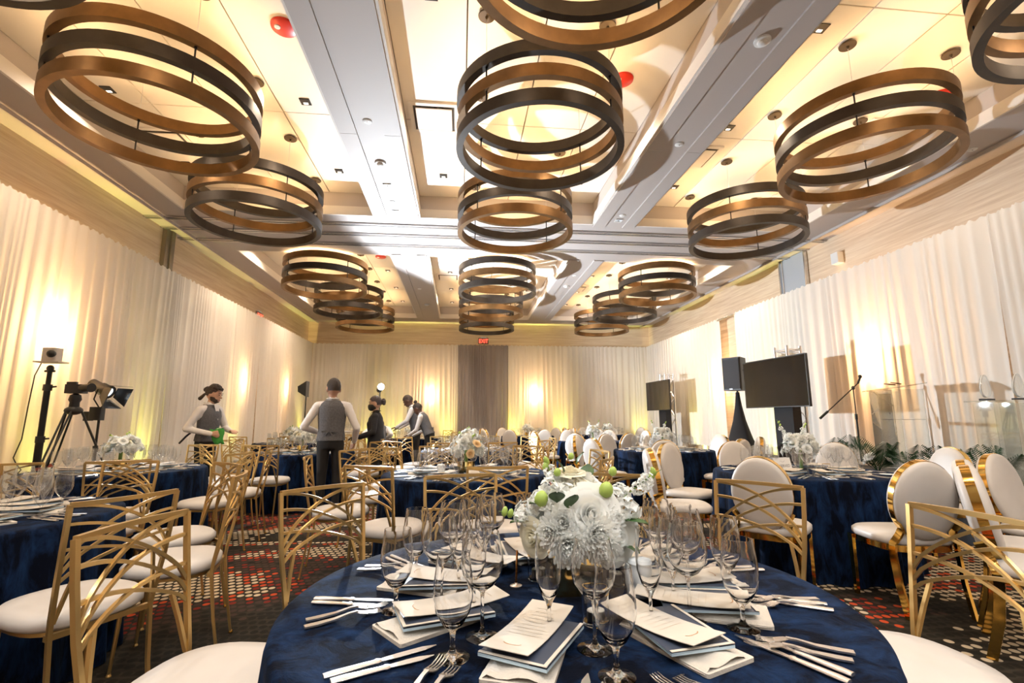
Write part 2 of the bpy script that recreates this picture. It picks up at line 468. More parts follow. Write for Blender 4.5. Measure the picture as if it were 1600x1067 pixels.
# raised boards along the two long beams (a shallow step each side, darker joint between)
for k, (a, b) in enumerate(((COFX[0][1], COFX[1][0]), (COFX[1][1], COFX[2][0]))):
    wdt = b - a
    for (y0, y1) in ((YF, COFY[0][1] + .06), (COFY[1][0] - .06, COFY[1][1])):
        for s in (0, 1):
            xx = a + wdt * .14 if s == 0 else b - wdt * .14
            n = max(1, int((y1 - y0) / 2.45)); L = (y1 - y0) / n
            bm_ = MB().box((0, 0, 0), (wdt * .28, L - .006, .022)).mesh('beam_board', 0)
            for q in range(n): link_mesh('beam_board', bm_, M_SOFFIT, ceiling, (xx, y0 + (q + .5) * L, ZS - .010))
# partition tracks across the room
for k, y in enumerate((8.06, 8.52, 9.04)):
    struct('trim_%d' % (k + 1), MB().box(((XL + XR) / 2, y - .035, ZS - .012), (XR - XL, .03, .03)).box(((XL + XR) / 2, y + .035, ZS - .012), (XR - XL, .03, .03)), M_TRACK)
# perimeter cove boards beside the walls
struct('trim_4', MB().box((XL + .30, (YF + YB) / 2, ZS - .02), (.03, YB - YF, .05)), M_SOFFIT)
struct('trim_5', MB().box((XR - .32, (YF + YB) / 2, ZS - .02), (.03, YB - YF, .05)), M_SOFFIT)
# grooves of the wall covering boards: one joint line per wall
struct('trim_6', MB().box((XL + .035, 8.68, ZS / 2), (.07, .24, ZS - .01)).box((XL + .075, 8.74, ZS / 2), (.03, .10, ZS - .01)), pmat('grey_post_metal', (0.20, 0.18, 0.15), 0.4, 0.5))
struct('trim_7', MB().box((XR - .02, 8.95, ZS / 2), (.04, .72, ZS - .01)), pmat('blue_grey_panel', (0.45, 0.48, 0.52), 0.6, bump=(120.0, .3)))
struct('trim_8', MB().box((XR - .035, 8.57, ZS / 2), (.07, .035, ZS - .01)), M_TRACK)
struct('trim_9', MB().box((XR - .035, 9.33, ZS / 2), (.07, .035, ZS - .01)).box((XR - .03, 9.24, ZS / 2), (.06, .02, ZS - .01)), M_TRACK)
struct('baseboard_left', MB().box((XL + .01, (YF + YB) / 2, .07), (.02, YB - YF, .14)), M_BLACK)
struct('baseboard_right', MB().box((XR - .01, (YF + YB) / 2, .07), (.02, YB - YF, .14)), M_BLACK)
struct('baseboard_back', MB().box(((XL + XR) / 2, YB - .01, .07), (XR - XL, .02, .14)), M_BLACK)

# ------------------------------------------------------------------ drapes
DRAPE_TOP = 3.75
def drape(p0, p1, label, mat=None, seed=0, z1=DRAPE_TOP, z0=0.02, name='curtain', amp=.016):
    rnd = random.Random(seed)
    a, b = Vector((*p0, 0)), Vector((*p1, 0)); L = (b - a).length; t = (b - a) / L; n = Vector((t.y, -t.x, 0))
    ncol = int(L / .022); ph = rnd.uniform(0, 9); acc = 0
    # pleats of uneven width
    prof = []
    w_ = .11
    for i in range(ncol + 1):
        acc += (L / ncol) / w_
        if rnd.random() < .16: w_ = rnd.uniform(.06, .30)
        prof.append((math.sin(acc * 2 * PI + ph), math.sin(acc * 2 * PI * 2.13 + ph * 2), math.sin(i / ncol * 17 + ph)))
    rows = []
    for zi, fz in enumerate((0, .04, .12, .25, .4, .55, .7, .82, .9, .955, .985, 1)):
        z = z0 + (z1 - z0) * fz; k = amp * (1.25 - .55 * fz) if fz < .95 else amp * (.55 if fz < .99 else .3)
        row = []
        for i in range(ncol + 1):
            s, s2, s3 = prof[i]
            off = k * s + k * .35 * s2 * (1 - .4 * fz) + .03 * s3 * (1 - fz)
            drift = .05 * math.sin(i / ncol * 9 + ph) * (1 - fz)
            p = a + t * (L * i / ncol + drift) + n * off
            zz = z + (.012 * math.sin(i * .9 + ph) + .01 * s2 if fz == 1 else 0)
            row.append((p.x, p.y, zz))
        rows.append(row)
    o = obj(name, MB().grid(rows), mat or M_SHEER, None, 180)
    return tag(o, label, 'curtain', 'sheer drapes along the walls')
CXL, CXR, CYB = -4.88, 6.54, 16.54
drape((CXL, 1.6), (CXL, 5.2), 'ivory sheer drape at the far left edge of the picture, before the sconce glow', seed=1)
drape((CXL, 5.2), (CXL, 8.62), 'ivory sheer drape on the left wall behind the camera tripods', seed=2)
drape((CXL, 8.60), (CXL, 12.3), 'ivory sheer drape on the left wall behind the person with the green cloth', seed=3)
drape((CXL, 12.28), (CXL, 16.5), 'ivory sheer drape at the far end of the left wall under the red sign', seed=4)
drape((CXL, CYB), (-2.15, CYB), 'ivory sheer drape on the back wall in the left corner', seed=5)
drape((-2.17, CYB), (-.05, CYB), 'ivory sheer drape on the back wall left of the grey curtain', seed=6)
tag(drape((-.1, CYB - .03), (1.62, CYB - .03), 'silver grey curtain in the middle of the back wall below the exit sign', M_GREYDRAPE, seed=7, amp=.04), 'silver grey curtain in the middle of the back wall below the exit sign', 'curtain')
drape((1.6, CYB), (3.95, CYB), 'ivory sheer drape on the back wall right of the grey curtain', seed=8)
drape((3.93, CYB), (CXR, CYB), 'ivory sheer drape on the back wall in the right corner', seed=9)
drape((CXR, 16.5), (CXR, 13.7), 'ivory sheer drape at the far end of the right wall', seed=10)
drape((CXR, 13.72), (CXR, 11.55), 'ivory sheer drape on the right wall beside the bare wood gap, farther side', seed=11, z0=.52)
drape((CXR, 10.86), (CXR, 7.9), 'ivory sheer drape on the right wall behind the large screen', seed=12)
drape((CXR, 7.92), (CXR, 5.1), 'ivory sheer drape on the right wall behind the clear lectern', seed=13)
drape((CXR, 5.12), (CXR, 1.6), 'ivory sheer drape at the right edge of the picture behind the glass awards', seed=14)
tag(obj('curtain_rod', MB().tube([(CXR, 11.62, 3.72), (CXR, 10.8, 3.72)], .022, 10), M_TRUSS), 'bare metal drape rod across the gap in the right drapes', 'rod')

# sconces and uplights behind the sheers
def sconce(loc, nx, ny, label, power=1.0):
    t = thing('wall_sconce', label, 'lamp', loc, math.atan2(ny, nx) - PI / 2, 'wall sconces glowing through the drapes')
    obj('back_plate', MB().rbox((0, .012, 0), (.10, .02, .46), .004), M_GOLD, t)
    obj('lamp_shade', MB().lathe([(.03, -.19), (.036, -.185), (.036, .185), (.03, .19)], 16, (0, .055, 0)), emat('sconce_glow', (1.0, .63, .30), 9.0), t)
    lamp('sconce_light', 'POINT', (loc[0] + nx * .07, loc[1] + ny * .07, loc[2]), SCONCE_POWER * power, (1.0, .60, .27), shadow_soft_size=.045)
sconce((XL, 6.3, 2.30), 1, 0, 'glowing sconce behind the left drape nearest the camera', 1.8)
sconce((XL, 11.6, 2.12), 1, 0, 'glowing sconce behind the left drape right of the person with the green cloth', .7)
sconce((XL, 14.35, 2.12), 1, 0, 'glowing sconce behind the left drape near the back corner', .7)
sconce((-.98, YB, 2.05), 0, -1, 'glowing sconce behind the back drape left of the grey curtain', 1.0)
sconce((2.52, YB, 2.05), 0, -1, 'glowing sconce behind the back drape right of the grey curtain', 1.0)
sconce((XR, 11.95, 2.15), -1, 0, 'glowing sconce behind the right drape beside the loudspeaker', 1.0)
sconce((XR, 7.12, 2.15), -1, 0, 'glowing sconce behind the right drape above the clear lectern', 2.1)
for (x, y, nx, ny, k) in ((XL, 6.25, 1, 0, .5), (XL, 8.25, 1, 0, .8), (XL, 11.2, 1, 0, .45), (XL, 15.6, 1, 0, .8), (-3.0, YB, 0, -1, .5), (-2.2, YB, 0, -1, .8), (-.45, YB, 0, -1, .8), (1.82, YB, 0, -1, 1.1), (3.45, YB, 0, -1, 1.1), (6.2, YB, 0, -1, .9), (XR, 13.15, -1, 0, .7), (XR, 9.75, -1, 0, .8)):
    lamp('uplight', 'SPOT', (x + nx * .09, y + ny * .09, .10), UPLIGHT_POWER * k, (.85, .90, .16), (x + nx * .10, y + ny * .10, 4.0), spot_size=math.radians(46), spot_blend=.8, shadow_soft_size=.03)

def text_mesh(txt, size, depth=.002):
    c = bpy.data.curves.new('lettering', 'FONT'); c.body = txt; c.size = size; c.extrude = depth; c.align_x = 'CENTER'; c.align_y = 'CENTER'
    o = bpy.data.objects.new('lettering', c); C.objects.link(o)
    dg = bpy.context.evaluated_depsgraph_get(); me = bpy.data.meshes.new_from_object(o.evaluated_get(dg)); bpy.data.objects.remove(o)
    return me

# ------------------------------------------------------------------ chandeliers
RO, RI, BH, PITCH, ZB = .838, .772, .118, .235, 3.90
def make_chandelier(dark_ends):
    t = thing('ring_chandelier', 'x', 'chandelier', (0, 0, ZB))
    mats = [M_DARKBRONZE, M_BRONZE, M_DARKBRONZE] if dark_ends else [M_BRONZE, M_DARKBRONZE, M_BRONZE]
    for k in range(3):
        mb = MB().ringband(RO, RI, k * PITCH, k * PITCH + BH, 72)
        r = obj('ring', mb, mats[k], t, 50)
        r['label'] = ('dark graphite ring' if mats[k] is M_DARKBRONZE else 'brown bronze ring')
        # warm led strip recessed in the upper edge of the top ring
        if k == 2: obj('led_strip', MB().ringband(RI + .046, RI + .020, k * PITCH + BH, k * PITCH + BH + .003, 36), M_LED, r, 0)
    for sx in (-1, 1):
        for sy in (-1, 1):
            x, y = sx * .569, sy * .569
            obj('rod', MB().tube([(x, y, .03), (x, y, 2 * PITCH + .06)], .0075, 8).tube([(x, y, BH), (x, y, BH + .014)], .013, 8).tube([(x, y, PITCH + BH), (x, y, PITCH + BH + .014)], .013, 8).tube([(x, y, 2 * PITCH - .014), (x, y, 2 * PITCH)], .013, 8), M_BLACKMETAL, t)
            obj('cable', MB().tube([(x, y, 2 * PITCH + BH), (x, y, ZC - ZB - .02)], .0022, 6), M_TRUSS, t)
            obj('canopy', MB().lathe([(.075, 0), (.078, .006), (.078, .014), (.062, .022), (.06, .03), (.018, .034)][::-1], 24, (x, y, ZC - ZB - .034)).lathe([(.008, -.02), (.014, 0), (.012, .03)], 10, (x, y, ZC - ZB - .04)), pmat('aged_brass', (.10, .072, .045), .45, .6), t)
    return t
chB = make_chandelier(False); chD = make_chandelier(True); remember(None)
CHX = [-2.835, .765, 4.35]; CHY = [2.27, 4.50, 6.73, 10.19, 12.38, 14.55]
dark = {(0, 2), (1, 1), (2, 2), (0, 4), (1, 3), (1, 5), (2, 4), (0, 0), (2, 0)}
colw = ['left', 'middle', 'right']; roww = ['hanging nearest the camera', 'second from the camera', 'third from the camera', 'first beyond the cross beam', 'second beyond the cross beam', 'nearest the back wall']
for i in range(3):
    for j in range(6):
        d = (i, j) in dark
        place(chD if d else chB, (CHX[i], CHY[j], ZB), 0, '%s ring chandelier in the %s row, %s' % ('mostly dark' if d else 'mostly bronze', colw[i], roww[j]), 'ring chandeliers')

# ------------------------------------------------------------------ ceiling fittings
def lab_px(*a): return a
def downlight():
    t = thing('recessed_downlight', 'x', 'lamp')
    obj('frame', MB().box((-.052, 0, 0), (.010, .114, .010)).box((.052, 0, 0), (.010, .114, .010)).box((0, -.052, 0), (.114, .010, .010)).box((0, .052, 0), (.114, .010, .010)), pmat('downlight_black_baffle', (.02, .016, .012), .3, .6), t, 0)
    obj('reflector', MB().box((0, 0, -.001), (.098, .098, .006)), pmat('downlight_black_baffle', (.02, .016, .012), .3, .6), t, 0)
    obj('lens', MB().box((0, .025, -.005), (.05, .03, .004)), emat('downlight_lens', (1, .86, .7), 3.0), t, 0)
    return t
DL = downlight()
def vent():
    t = thing('air_vent', 'x', 'vent')
    obj('frame', MB().box((-.27, 0, 0), (.05, .59, .02)).box((.27, 0, 0), (.05, .59, .02)).box((0, -.27, 0), (.59, .05, .02)).box((0, .27, 0), (.59, .05, .02)), M_CEIL, t, 0)
    obj('plaque', MB().box((0, 0, -.02), (.43, .43, .012)), M_CEIL, t, 0)
    obj('slot', MB().box((0, 0, .006), (.5, .5, .004)), M_GAP, t, 0)
    return t
VT = vent()
def alarm():
    t = thing('fire_alarm', 'x', 'alarm')
    obj('body', MB().lathe([(.118, 0), (.120, -.006), (.116, -.022), (.10, -.030), (.01, -.032)][::-1], 28), M_RED, t)
    obj('strobe', MB().lathe([(.028, -.002), (.026, -.014), (.004, -.018)][::-1], 14, (-.05, -.03, -.027)), M_WHITE, t)
    return t
AL = alarm()
def detector():
    t = thing('smoke_detector', 'x', 'detector')
    obj('base', MB().lathe([(.07, 0), (.072, -.006), (.07, -.02), (.05, -.024)][::-1], 22), M_WHITE, t)
    obj('sensor', MB().lathe([(.045, -.02), (.042, -.036), (.03, -.045), (.005, -.047)][::-1], 18), M_WHITE, t)
    return t
DT = detector()
def cover_plate():
    t = thing('sprinkler_cover', 'x', 'sprinkler')
    obj('plate', MB().lathe([(.05, 0), (.052, -.004), (.046, -.009), (.005, -.011)][::-1], 20), M_WHITE, t)
    obj('screw', MB().lathe([(.006, -.009), (.005, -.014), (.001, -.015)][::-1], 8), M_GAP, t)
    return t
CP = cover_plate()
def speaker_plate():
    t = thing('ceiling_light_module', 'x', 'lamp')
    obj('frame', MB().box((-.05, 0, -.006), (.016, .12, .012)).box((.05, 0, -.006), (.016, .12, .012)).box((0, -.05, -.006), (.12, .016, .012)).box((0, .05, -.006), (.12, .016, .012)), M_WHITE, t, 0)
    obj('lens', MB().box((0, 0, -.004), (.085, .085, .004)), pmat('frosted_lens', (.75, .8, .84), .3), t, 0)
    obj('emitter', MB().box((0, 0, -.008), (.02, .02, .004)), M_GAP, t, 0)
    return t
SP = speaker_plate(); remember(None)
bay = {0: 'left', 1: 'middle', 2: 'right'}; sec = {0: 'near', 1: 'rear'}
ordn = ['nearest', 'second', 'third', 'farthest']
for i in range(3):
    for j in range(2):
        x0, x1 = COFX[i]; y0, y1 = COFY[j]
        for s, xx in (('left', x0 + .42), ('right', x1 - .42)):
            for q in range(4):
                yy = y0 + (y1 - y0) * (.12 + .255 * q)
                place(DL, (xx, yy, ZC - .005), 0, 'square recessed downlight, %s in the %s line of the %s %s coffer' % (ordn[q], s, sec[j], bay[i]), 'square downlights in the ceiling coffers')
                if q in (0, 2): lamp('downlight_beam', 'SPOT', (xx, yy, ZC - .03), DOWN_POWER * (1.05 if j == 0 else 1.55), (1.0, .80, .59), (xx, yy, 0), spot_size=math.radians(150), spot_blend=.9, shadow_soft_size=.04)
# added unseen downlights in the soffit over and behind the camera, as foreground fill
for i, xx in enumerate((-3.2, -1.07, .76, 2.6, 4.7)):
    for j, yy in enumerate((.55, -1.5, -3.4)):
        place(DL, (xx, yy, ZS - .006), 0, 'added square fill downlight in the soffit above the camera', 'added fill downlights in the soffit')
        lamp('downlight_beam', 'SPOT', (xx, yy, ZS - .03), DOWN_POWER * .9, (1.0, .97, .94), (xx, yy, 0), spot_size=math.radians(150), spot_blend=.9, shadow_soft_size=.04)  # fill beam added to brighten the camera side
# vents, alarms and detectors at the spots where the photograph shows them
for (x, y, lb) in ((-.36, 5.55, 'square air vent in the near middle coffer beside the left beam'), (3.25, 6.10, 'square air vent in the near right coffer beside the right beam'), (-3.9, 6.4, 'square air vent in the near left coffer behind the second chandelier'), (5.35, 5.3, 'square air vent in the near right coffer close to the right wall'), (-.36, 12.4, 'square air vent in the rear middle coffer'), (3.25, 13.2, 'square air vent in the rear right coffer')):
    place(VT, (x, y, ZC - .01), 0, lb, 'square ceiling air vents')
for (x, y, lb) in ((-1.70, 4.27, 'red round fire alarm in the near left ceiling coffer beside the beam'), (1.72, 4.65, 'red round fire alarm in the near middle ceiling coffer'), (5.45, 4.55, 'red round fire alarm in the near right coffer behind the chandelier'), (-1.85, 10.9, 'red round fire alarm in the rear left ceiling coffer')):
    place(AL, (x, y, ZC), 0, lb, 'red ceiling fire alarms')
for (x, y, lb) in ((-1.07, 6.0, 'white smoke detector on the left ceiling beam'), (2.6, 3.55, 'white smoke detector on the right ceiling beam'), (-1.0, 13.9, 'white smoke detector on the rear part of the left beam'), (2.6, 11.6, 'white smoke detector on the rear part of the right beam')):
    place(DT, (x, y, ZS), 0, lb, 'smoke detectors on the beams')
for (x, y, lb) in ((-1.07, 5.1, 'round white sprinkler cover on the left beam nearest the camera'), (-1.07, 7.15, 'round white sprinkler cover on the left beam before the cross beam'), (2.6, 5.2, 'round white sprinkler cover on the right beam nearest the camera'), (2.6, 7.3, 'round white sprinkler cover on the right beam before the cross beam'), (-1.07, 10.6, 'round white sprinkler cover on the left beam just past the cross beam'), (-1.07, 12.2, 'round white sprinkler cover midway on the rear left beam'), (2.6, 10.7, 'round white sprinkler cover on the right beam just past the cross beam'), (6.28, 4.95, 'round white sprinkler cover on the soffit by the right wall')):
    place(CP, (x, y, ZS), 0, lb, 'sprinkler covers')
for (x, y, lb) in ((-1.07, 6.62, 'small square white ceiling module on the left beam, nearer one'), (-1.07, 7.5, 'small square white ceiling module on the left beam, farther one'), (2.6, 7.5, 'small square white ceiling module on the right beam')):
    place(SP, (x, y, ZS), 0, lb, 'square modules on the beams')
# wall speaker box high on the right wall
t = thing('wall_speaker_box', 'small white box speaker high on the right wall above the drapes', 'speaker', (XR, 7.75, 4.08))
obj('body', MB().rbox((-.06, 0, 0), (.12, .17, .20), .012), M_WHITE, t); obj('bracket', MB().box((-.02, .10, 0), (.04, .03, .18)), pmat('tan_metal', (.3, .17, .08), .5), t)
# exit signs
def exit_sign(loc, rz, label):
    t = thing('exit_sign', label, 'sign', loc, rz)
    obj('housing', MB().rbox((0, .03, 0), (.36, .05, .21), .01), pmat('exit_grey', (.16, .12, .12), .4), t)
    obj('bracket', MB().box((0, .03, .125), (.20, .04, .05)), M_WHITE, t)
    me = text_mesh('EXIT', .19, .004); o = link_mesh('lettering', me, emat('exit_red', (1, .06, .03), 5.0), t, (0, .002, -.01), (PI / 2, 0, 0)); o.scale = (.82, 1, 1)
    return t
exit_sign((.775, YB - .056, 3.93), 0, 'lit red EXIT sign above the grey curtain on the back wall')
exit_sign((XL + .056, 12.7, 3.84), PI / 2, 'lit red EXIT sign above the left drapes, seen at a slant')

# ------------------------------------------------------------------ gold fan-back chair
def make_gold_chair():
    t = thing('fan_back_chair', 'x', 'chair')
    # side posts run from the top rail down into the rear legs
    def post(s):
        return [(s * .212, -.285, .918), (s * .210, -.272, .80), (s * .205, -.252, .66), (s * .193, -.222, .50), (s * .188, -.215, .44), (s * .186, -.24, .22), (s * .188, -.275, .012)]
    def at(s, z):
        P = post(s)
        for a, b in zip(P, P[1:]):
            if b[2] <= z <= a[2]:
                k = (z - b[2]) / (a[2] - b[2]); return Vector([b[i] + k * (a[i] - b[i]) for i in range(3)])
        return Vector(P[0])
    for s in (-1, 1):
        obj('back_post', MB().tube(post(s), [.0115, .0115, .0115, .0115, .0115, .0105, .0085], 4), M_GOLD, t, 30)
        obj('foot_cap', MB().lathe([(.012, 0), (.013, .004), (.009, .014)], 10, (s * .188, -.276, 0)), M_GOLDP, t)
    a, b = at(-1, .918), at(1, .918)
    obj('top_rail', MB().tube([a.lerp(b, k / 10) + Vector((0, -.028 * math.sin(PI * k / 10), 0)) for k in range(11)], .0115, 4), M_GOLD, t, 30)
    for s in (-1, 1):
        for z0, z1 in ((.695, .912), (.66, .845), (.632, .752)):
            p0, p1 = at(s, z0), at(-s, z1); path = []
            for k in range(13):
                u = k / 12; p = p0.lerp(p1, u)
                z = z0 + (z1 - z0) * math.sin(PI / 2 * u) ** .68
                path.append((p.x, p.y - .026 * math.sin(PI * u), z))
            obj('back_arc', MB().tube(path, .0078, 4), M_GOLD, t, 30)
        p = at(s, .50)
        obj('strut', MB().tube([(s * .145, -.262, .672), (s * .165, -.244, .59), (p.x - s * .008, p.y, .485)], .009, 4), M_GOLD, t, 30)
        obj('front_leg', MB().tube([(s * .165, .165, .44), (s * .172, .178, .22), (s * .178, .192, .01)], [.012, .011, .008], 10).lathe([(.012, 0), (.013, .004), (.009, .014)], 10, (s * .178, .192, 0)), M_GOLD, t, 30)
    fr = [(.195 * math.copysign(abs(math.cos(q)) ** .75, math.cos(q)), .0 + .195 * math.copysign(abs(math.sin(q)) ** .75, math.sin(q)), .432) for q in [2 * PI * i / 28 for i in range(29)]]
    obj('seat_frame', MB().tube(fr, .011, 4).box((0, -.205, .435), (.38, .02, .022)), M_GOLD, t, 30)
    obj('seat_cushion', MB().loft([((0, .005, .438), .150, .150, 2.6), ((0, .005, .440), .210, .208, 2.6), ((0, .005, .458), .232, .228, 2.6), ((0, .005, .486), .232, .228, 2.6), ((0, .005, .507), .212, .208, 2.6), ((0, .005, .518), .150, .150, 2.4), ((0, .005, .522), .06, .06, 2.2)], 36), M_SEAT, t, 60)
    return t
GC = make_gold_chair()
for o in [q for q in bpy.data.objects if q.parent is GC]:
    if o.name.split('.')[0] in ('back_post', 'top_rail', 'back_arc', 'strut'):
        for v in o.data.vertices:
            v.co.x *= .965
            if v.co.z > .44: v.co.z = .44 + (v.co.z - .44) * (.942 - .44) / (.93 - .44)

# ------------------------------------------------------------------ white oval-back chair with polished gold frame
def make_oval_chair():
    t = thing('oval_back_chair', 'x', 'chair')
    tilt = Matrix.Translation((0, -.235, .715)) @ Matrix.Rotation(math.radians(9), 4, 'X')
    def oval(rx, rz, y, n=40): return [(rx * math.cos(2 * PI * i / n), y, rz * math.sin(2 * PI * i / n)) for i in range(n)]
    rim = MB(); n = 40; RX, RZ = .208, .262
    prof = [(1.0, -.022), (1.0, .022), (.965, .022), (.965, -.022)]; vs = []; fs = []
    for k, y in prof: vs += oval(RX * k, RZ * k, y)
    for j in range(4):
        for i in range(n): fs.append((j * n + i, j * n + (i + 1) % n, ((j + 1) % 4) * n + (i + 1) % n, ((j + 1) % 4) * n + i))
    obj('back_rim', rim.add(vs, fs).xf(tilt), M_GOLDP, t, 50)
    for s, nm in ((1, 'back_cushion'), (-1, 'back_panel')):
        rings = [(.975, .010), (.985, .024), (.965, .040), (.88, .052), (.65, .060), (.3, .063)]
        vs = []; fs = []
        for k, y in rings: vs += oval(RX * k, RZ * k, s * y)
        for j in range(len(rings) - 1):
            for i in range(n): fs.append((j * n + i, j * n + (i + 1) % n, (j + 1) * n + (i + 1) % n, (j + 1) * n + i))
        fs.append(tuple((len(rings) - 1) * n + i for i in range(n)))
        obj(nm, MB().add(vs, fs).xf(tilt), M_SEAT, t, 60)
    for s in (-1, 1):
        path = [(s * .195, -.262, .58), (s * .165, -.245, .535), (s * .172, -.222, .49), (s * .200, -.205, .44), (s * .207, -.205, .38), (s * .205, -.225, .20), (s * .200, -.275, .0)]
        pts = []
        for a, b in zip(path, path[1:]):
            for k in range(3): pts.append(Vector(a).lerp(Vector(b), k / 3))
        pts.append(Vector(path[-1]))
        obj('rear_leg', MB().tube(pts, 1, flat=(.045, .016), up=(1, 0, 0)), M_GOLDP, t, 35)
        obj('front_leg', MB().tube([(s * .205, .205, .415), (s * .203, .205, .20), (s * .198, .212, 0)], [1, .85, .62], flat=(.048, .022), up=(1, 0, 0)), M_GOLDP, t, 35)
    obj('seat_rail', MB().loft([((0, 0, .385), .222, .222, 3.6), ((0, 0, .388), .228, .228, 3.6), ((0, 0, .428), .228, .228, 3.6)], 36), M_GOLDP, t, 40)
    obj('seat_cushion', MB().loft([((0, .005, .428), .232, .232, 3.6), ((0, .005, .440), .240, .242, 3.4), ((0, .005, .468), .240, .242, 3.4), ((0, .005, .486), .222, .224, 3.2), ((0, .005, .496), .16, .16, 2.8), ((0, .005, .500), .06, .06, 2.4)], 40), M_SEAT, t, 60)
    return t
OC = make_oval_chair()

# ------------------------------------------------------------------ round table under navy velvet
TH, TR = .76, .762
def make_table():
    t = thing('banquet_table', 'x', 'table')
    obj('tabletop', MB().lathe([(TR - .02, TH - .035), (TR - .012, TH - .03), (TR - .012, TH - .008), (TR - .02, TH - .006)], 48), pmat('plywood_top', (.35, .24, .14), .6), t)
    rnd = random.Random(3); n = 180; rows = []
    ph = [rnd.uniform(0, 6.28) for _ in range(4)]
    def fold(a): return math.sin(17 * a + ph[0]) + .6 * math.sin(29 * a + ph[1]) + .4 * math.sin(41 * a + ph[2])
    prof = [(0.02, TH + .0015, 0), (TR * .5, TH + .0015, 0), (TR * .93, TH + .001, 0), (TR - .012, TH, 0), (TR - .002, TH - .008, 0), (TR + .002, TH - .03, .002), (TR + .004, .60, .010), (TR + .010, .42, .016), (TR + .018, .22, .020), (TR + .026, .06, .022), (TR + .030, .006, .022)]
    for r, z, k in prof:
        rows.append([((r + k * fold(2 * PI * i / n)) * math.cos(2 * PI * i / n), (r + k * fold(2 * PI * i / n)) * math.sin(2 * PI * i / n), z) for i in range(n + 1)])
    obj('tablecloth', MB().grid(rows), M_VELVET, t, 180)
    return t
TB = make_table()

# ------------------------------------------------------------------ tableware
def glass_proto(name, prof, n, mat, cat='glass', smooth=50):
    """prof: outer outline from the foot to the rim; the inner wall of the bowl follows it"""
    outer, inner = prof
    return MB().lathe(outer + inner, n, cap=True).mesh(name, smooth)
GOB = ([(.034, 0), (.0345, .002), (.030, .004), (.010, .010), (.0055, .018), (.005, .040), (.007, .052), (.020, .066), (.033, .090), (.0385, .118), (.0375, .150), (.034, .180), (.0315, .202)],
       [(.0303, .202), (.0327, .180), (.0362, .150), (.0372, .118), (.0316, .090), (.018, .068), (.001, .060)])
WIN = ([(.036, 0), (.0365, .002), (.030, .004), (.009, .009), (.0042, .018), (.0036, .085), (.006, .098), (.022, .112), (.036, .135), (.0405, .160), (.038, .190), (.033, .215), (.031, .228)],
       [(.0298, .228), (.0318, .215), (.0367, .190), (.0391, .160), (.0346, .135), (.020, .114), (.001, .106)])
FLU = ([(.033, 0), (.0335, .002), (.028, .004), (.009, .009), (.004, .018), (.0038, .062), (.007, .074), (.017, .095), (.0255, .125), (.0275, .160), (.0265, .195), (.0245, .222)],
       [(.0233, .222), (.0253, .195), (.0263, .160), (.0243, .125), (.0157, .097), (.001, .082)])
def widen(pr, k, z0): return tuple([(r * (k if z > z0 else 1.05), z) for r, z in part] for part in pr)
GOB = widen(GOB, 1.10, .06); WIN = widen(WIN, 1.22, .10); FLU = widen(FLU, 1.15, .07)
GM = {}
for nm, pr in (('water_goblet', GOB), ('wine_glass', WIN), ('champagne_flute', FLU)):
    me = glass_proto(nm, pr, 28, None); me.materials.append(M_GLASS); GM[nm] = me
    lo = (pr[0], [])
    me = MB().lathe(lo[0], 20, cap=False).mesh(nm, 60); me.materials.append(M_THIN); GM[nm + '_far'] = me

def knife_mesh(L=.235):
    mb = MB()
    mb.loft([((0, 0, 0), .0085, .0035, 2.5), ((0, 0, .02), .0095, .0042, 2.5), ((0, 0, .10), .0065, .0035, 2.5), ((0, 0, .104), .0085, .004, 3), ((0, 0, .112), .0065, .003, 3)], 10)
    vs = [(-.006, -.0012, .112), (.006, -.0006, .112), (.006, .0006, .112), (-.006, .0012, .112), (-.009, -.0012, .15), (.0085, -.0004, .15), (.0085, .0004, .15), (-.009, .0012, .15), (-.0085, -.0012, L - .03), (.008, -.0004, L - .03), (.008, .0004, L - .03), (-.0085, .0012, L - .03), (-.002, -.0006, L), (0, -.0002, L), (0, .0002, L), (-.002, .0006, L)]
    fs = []
    for j in range(3):
        for i in range(4): fs.append((j * 4 + i, j * 4 + (i + 1) % 4, (j + 1) * 4 + (i + 1) % 4, (j + 1) * 4 + i))
    fs += [(3, 2, 1, 0), (12, 13, 14, 15)]
    mb.add(vs, fs)
    # lay down along +y, flat on the table
    mb.xf(Matrix.Translation((0, -L / 2, .0042)) @ Matrix.Rotation(-PI / 2, 4, 'X'))
    return mb.mesh('table_knife', 40)
def fork_mesh(L=.20):
    mb = MB()
    path = [(0, 0, .004), (0, .03, .0045), (0, .07, .007), (0, .105, .013), (0, .125, .014)]
    w = [1.0, 1.1, .75, .5, .55]
    mb.tube(path, w, flat=(.017, .004), up=(0, 0, 1))
    rows = []
    for y, wd, z in ((.120, .004, .0145), (.130, .011, .012), (.142, .0125, .009), (.150, .0125, .0075)):
        rows.append([(-wd, y, z), (0, y, z - .001), (wd, y, z)])
    top = rows; bot = [[(p[0], p[1], p[2] - .0022) for p in r] for r in rows]
    mb.grid(top); mb.grid([r[::-1] for r in bot])
    for i in range(4):
        x = -.0105 + .007 * i
        mb.tube([(x, .148, .007), (x, .165, .0045), (x, .185, .0055), (x * .97, L, .010)], [.0019, .0018, .0016, .0008], 4)
    mb.xf(Matrix.Translation((0, -L / 2, 0)))
    return mb.mesh('table_fork', 50)
KM = knife_mesh(); KM.materials.append(M_STEEL); FM = fork_mesh(); FM.materials.append(M_STEEL)
KM2 = knife_mesh(.205); KM2.materials.append(M_STEEL); FM2 = fork_mesh(.175); FM2.materials.append(M_STEEL)

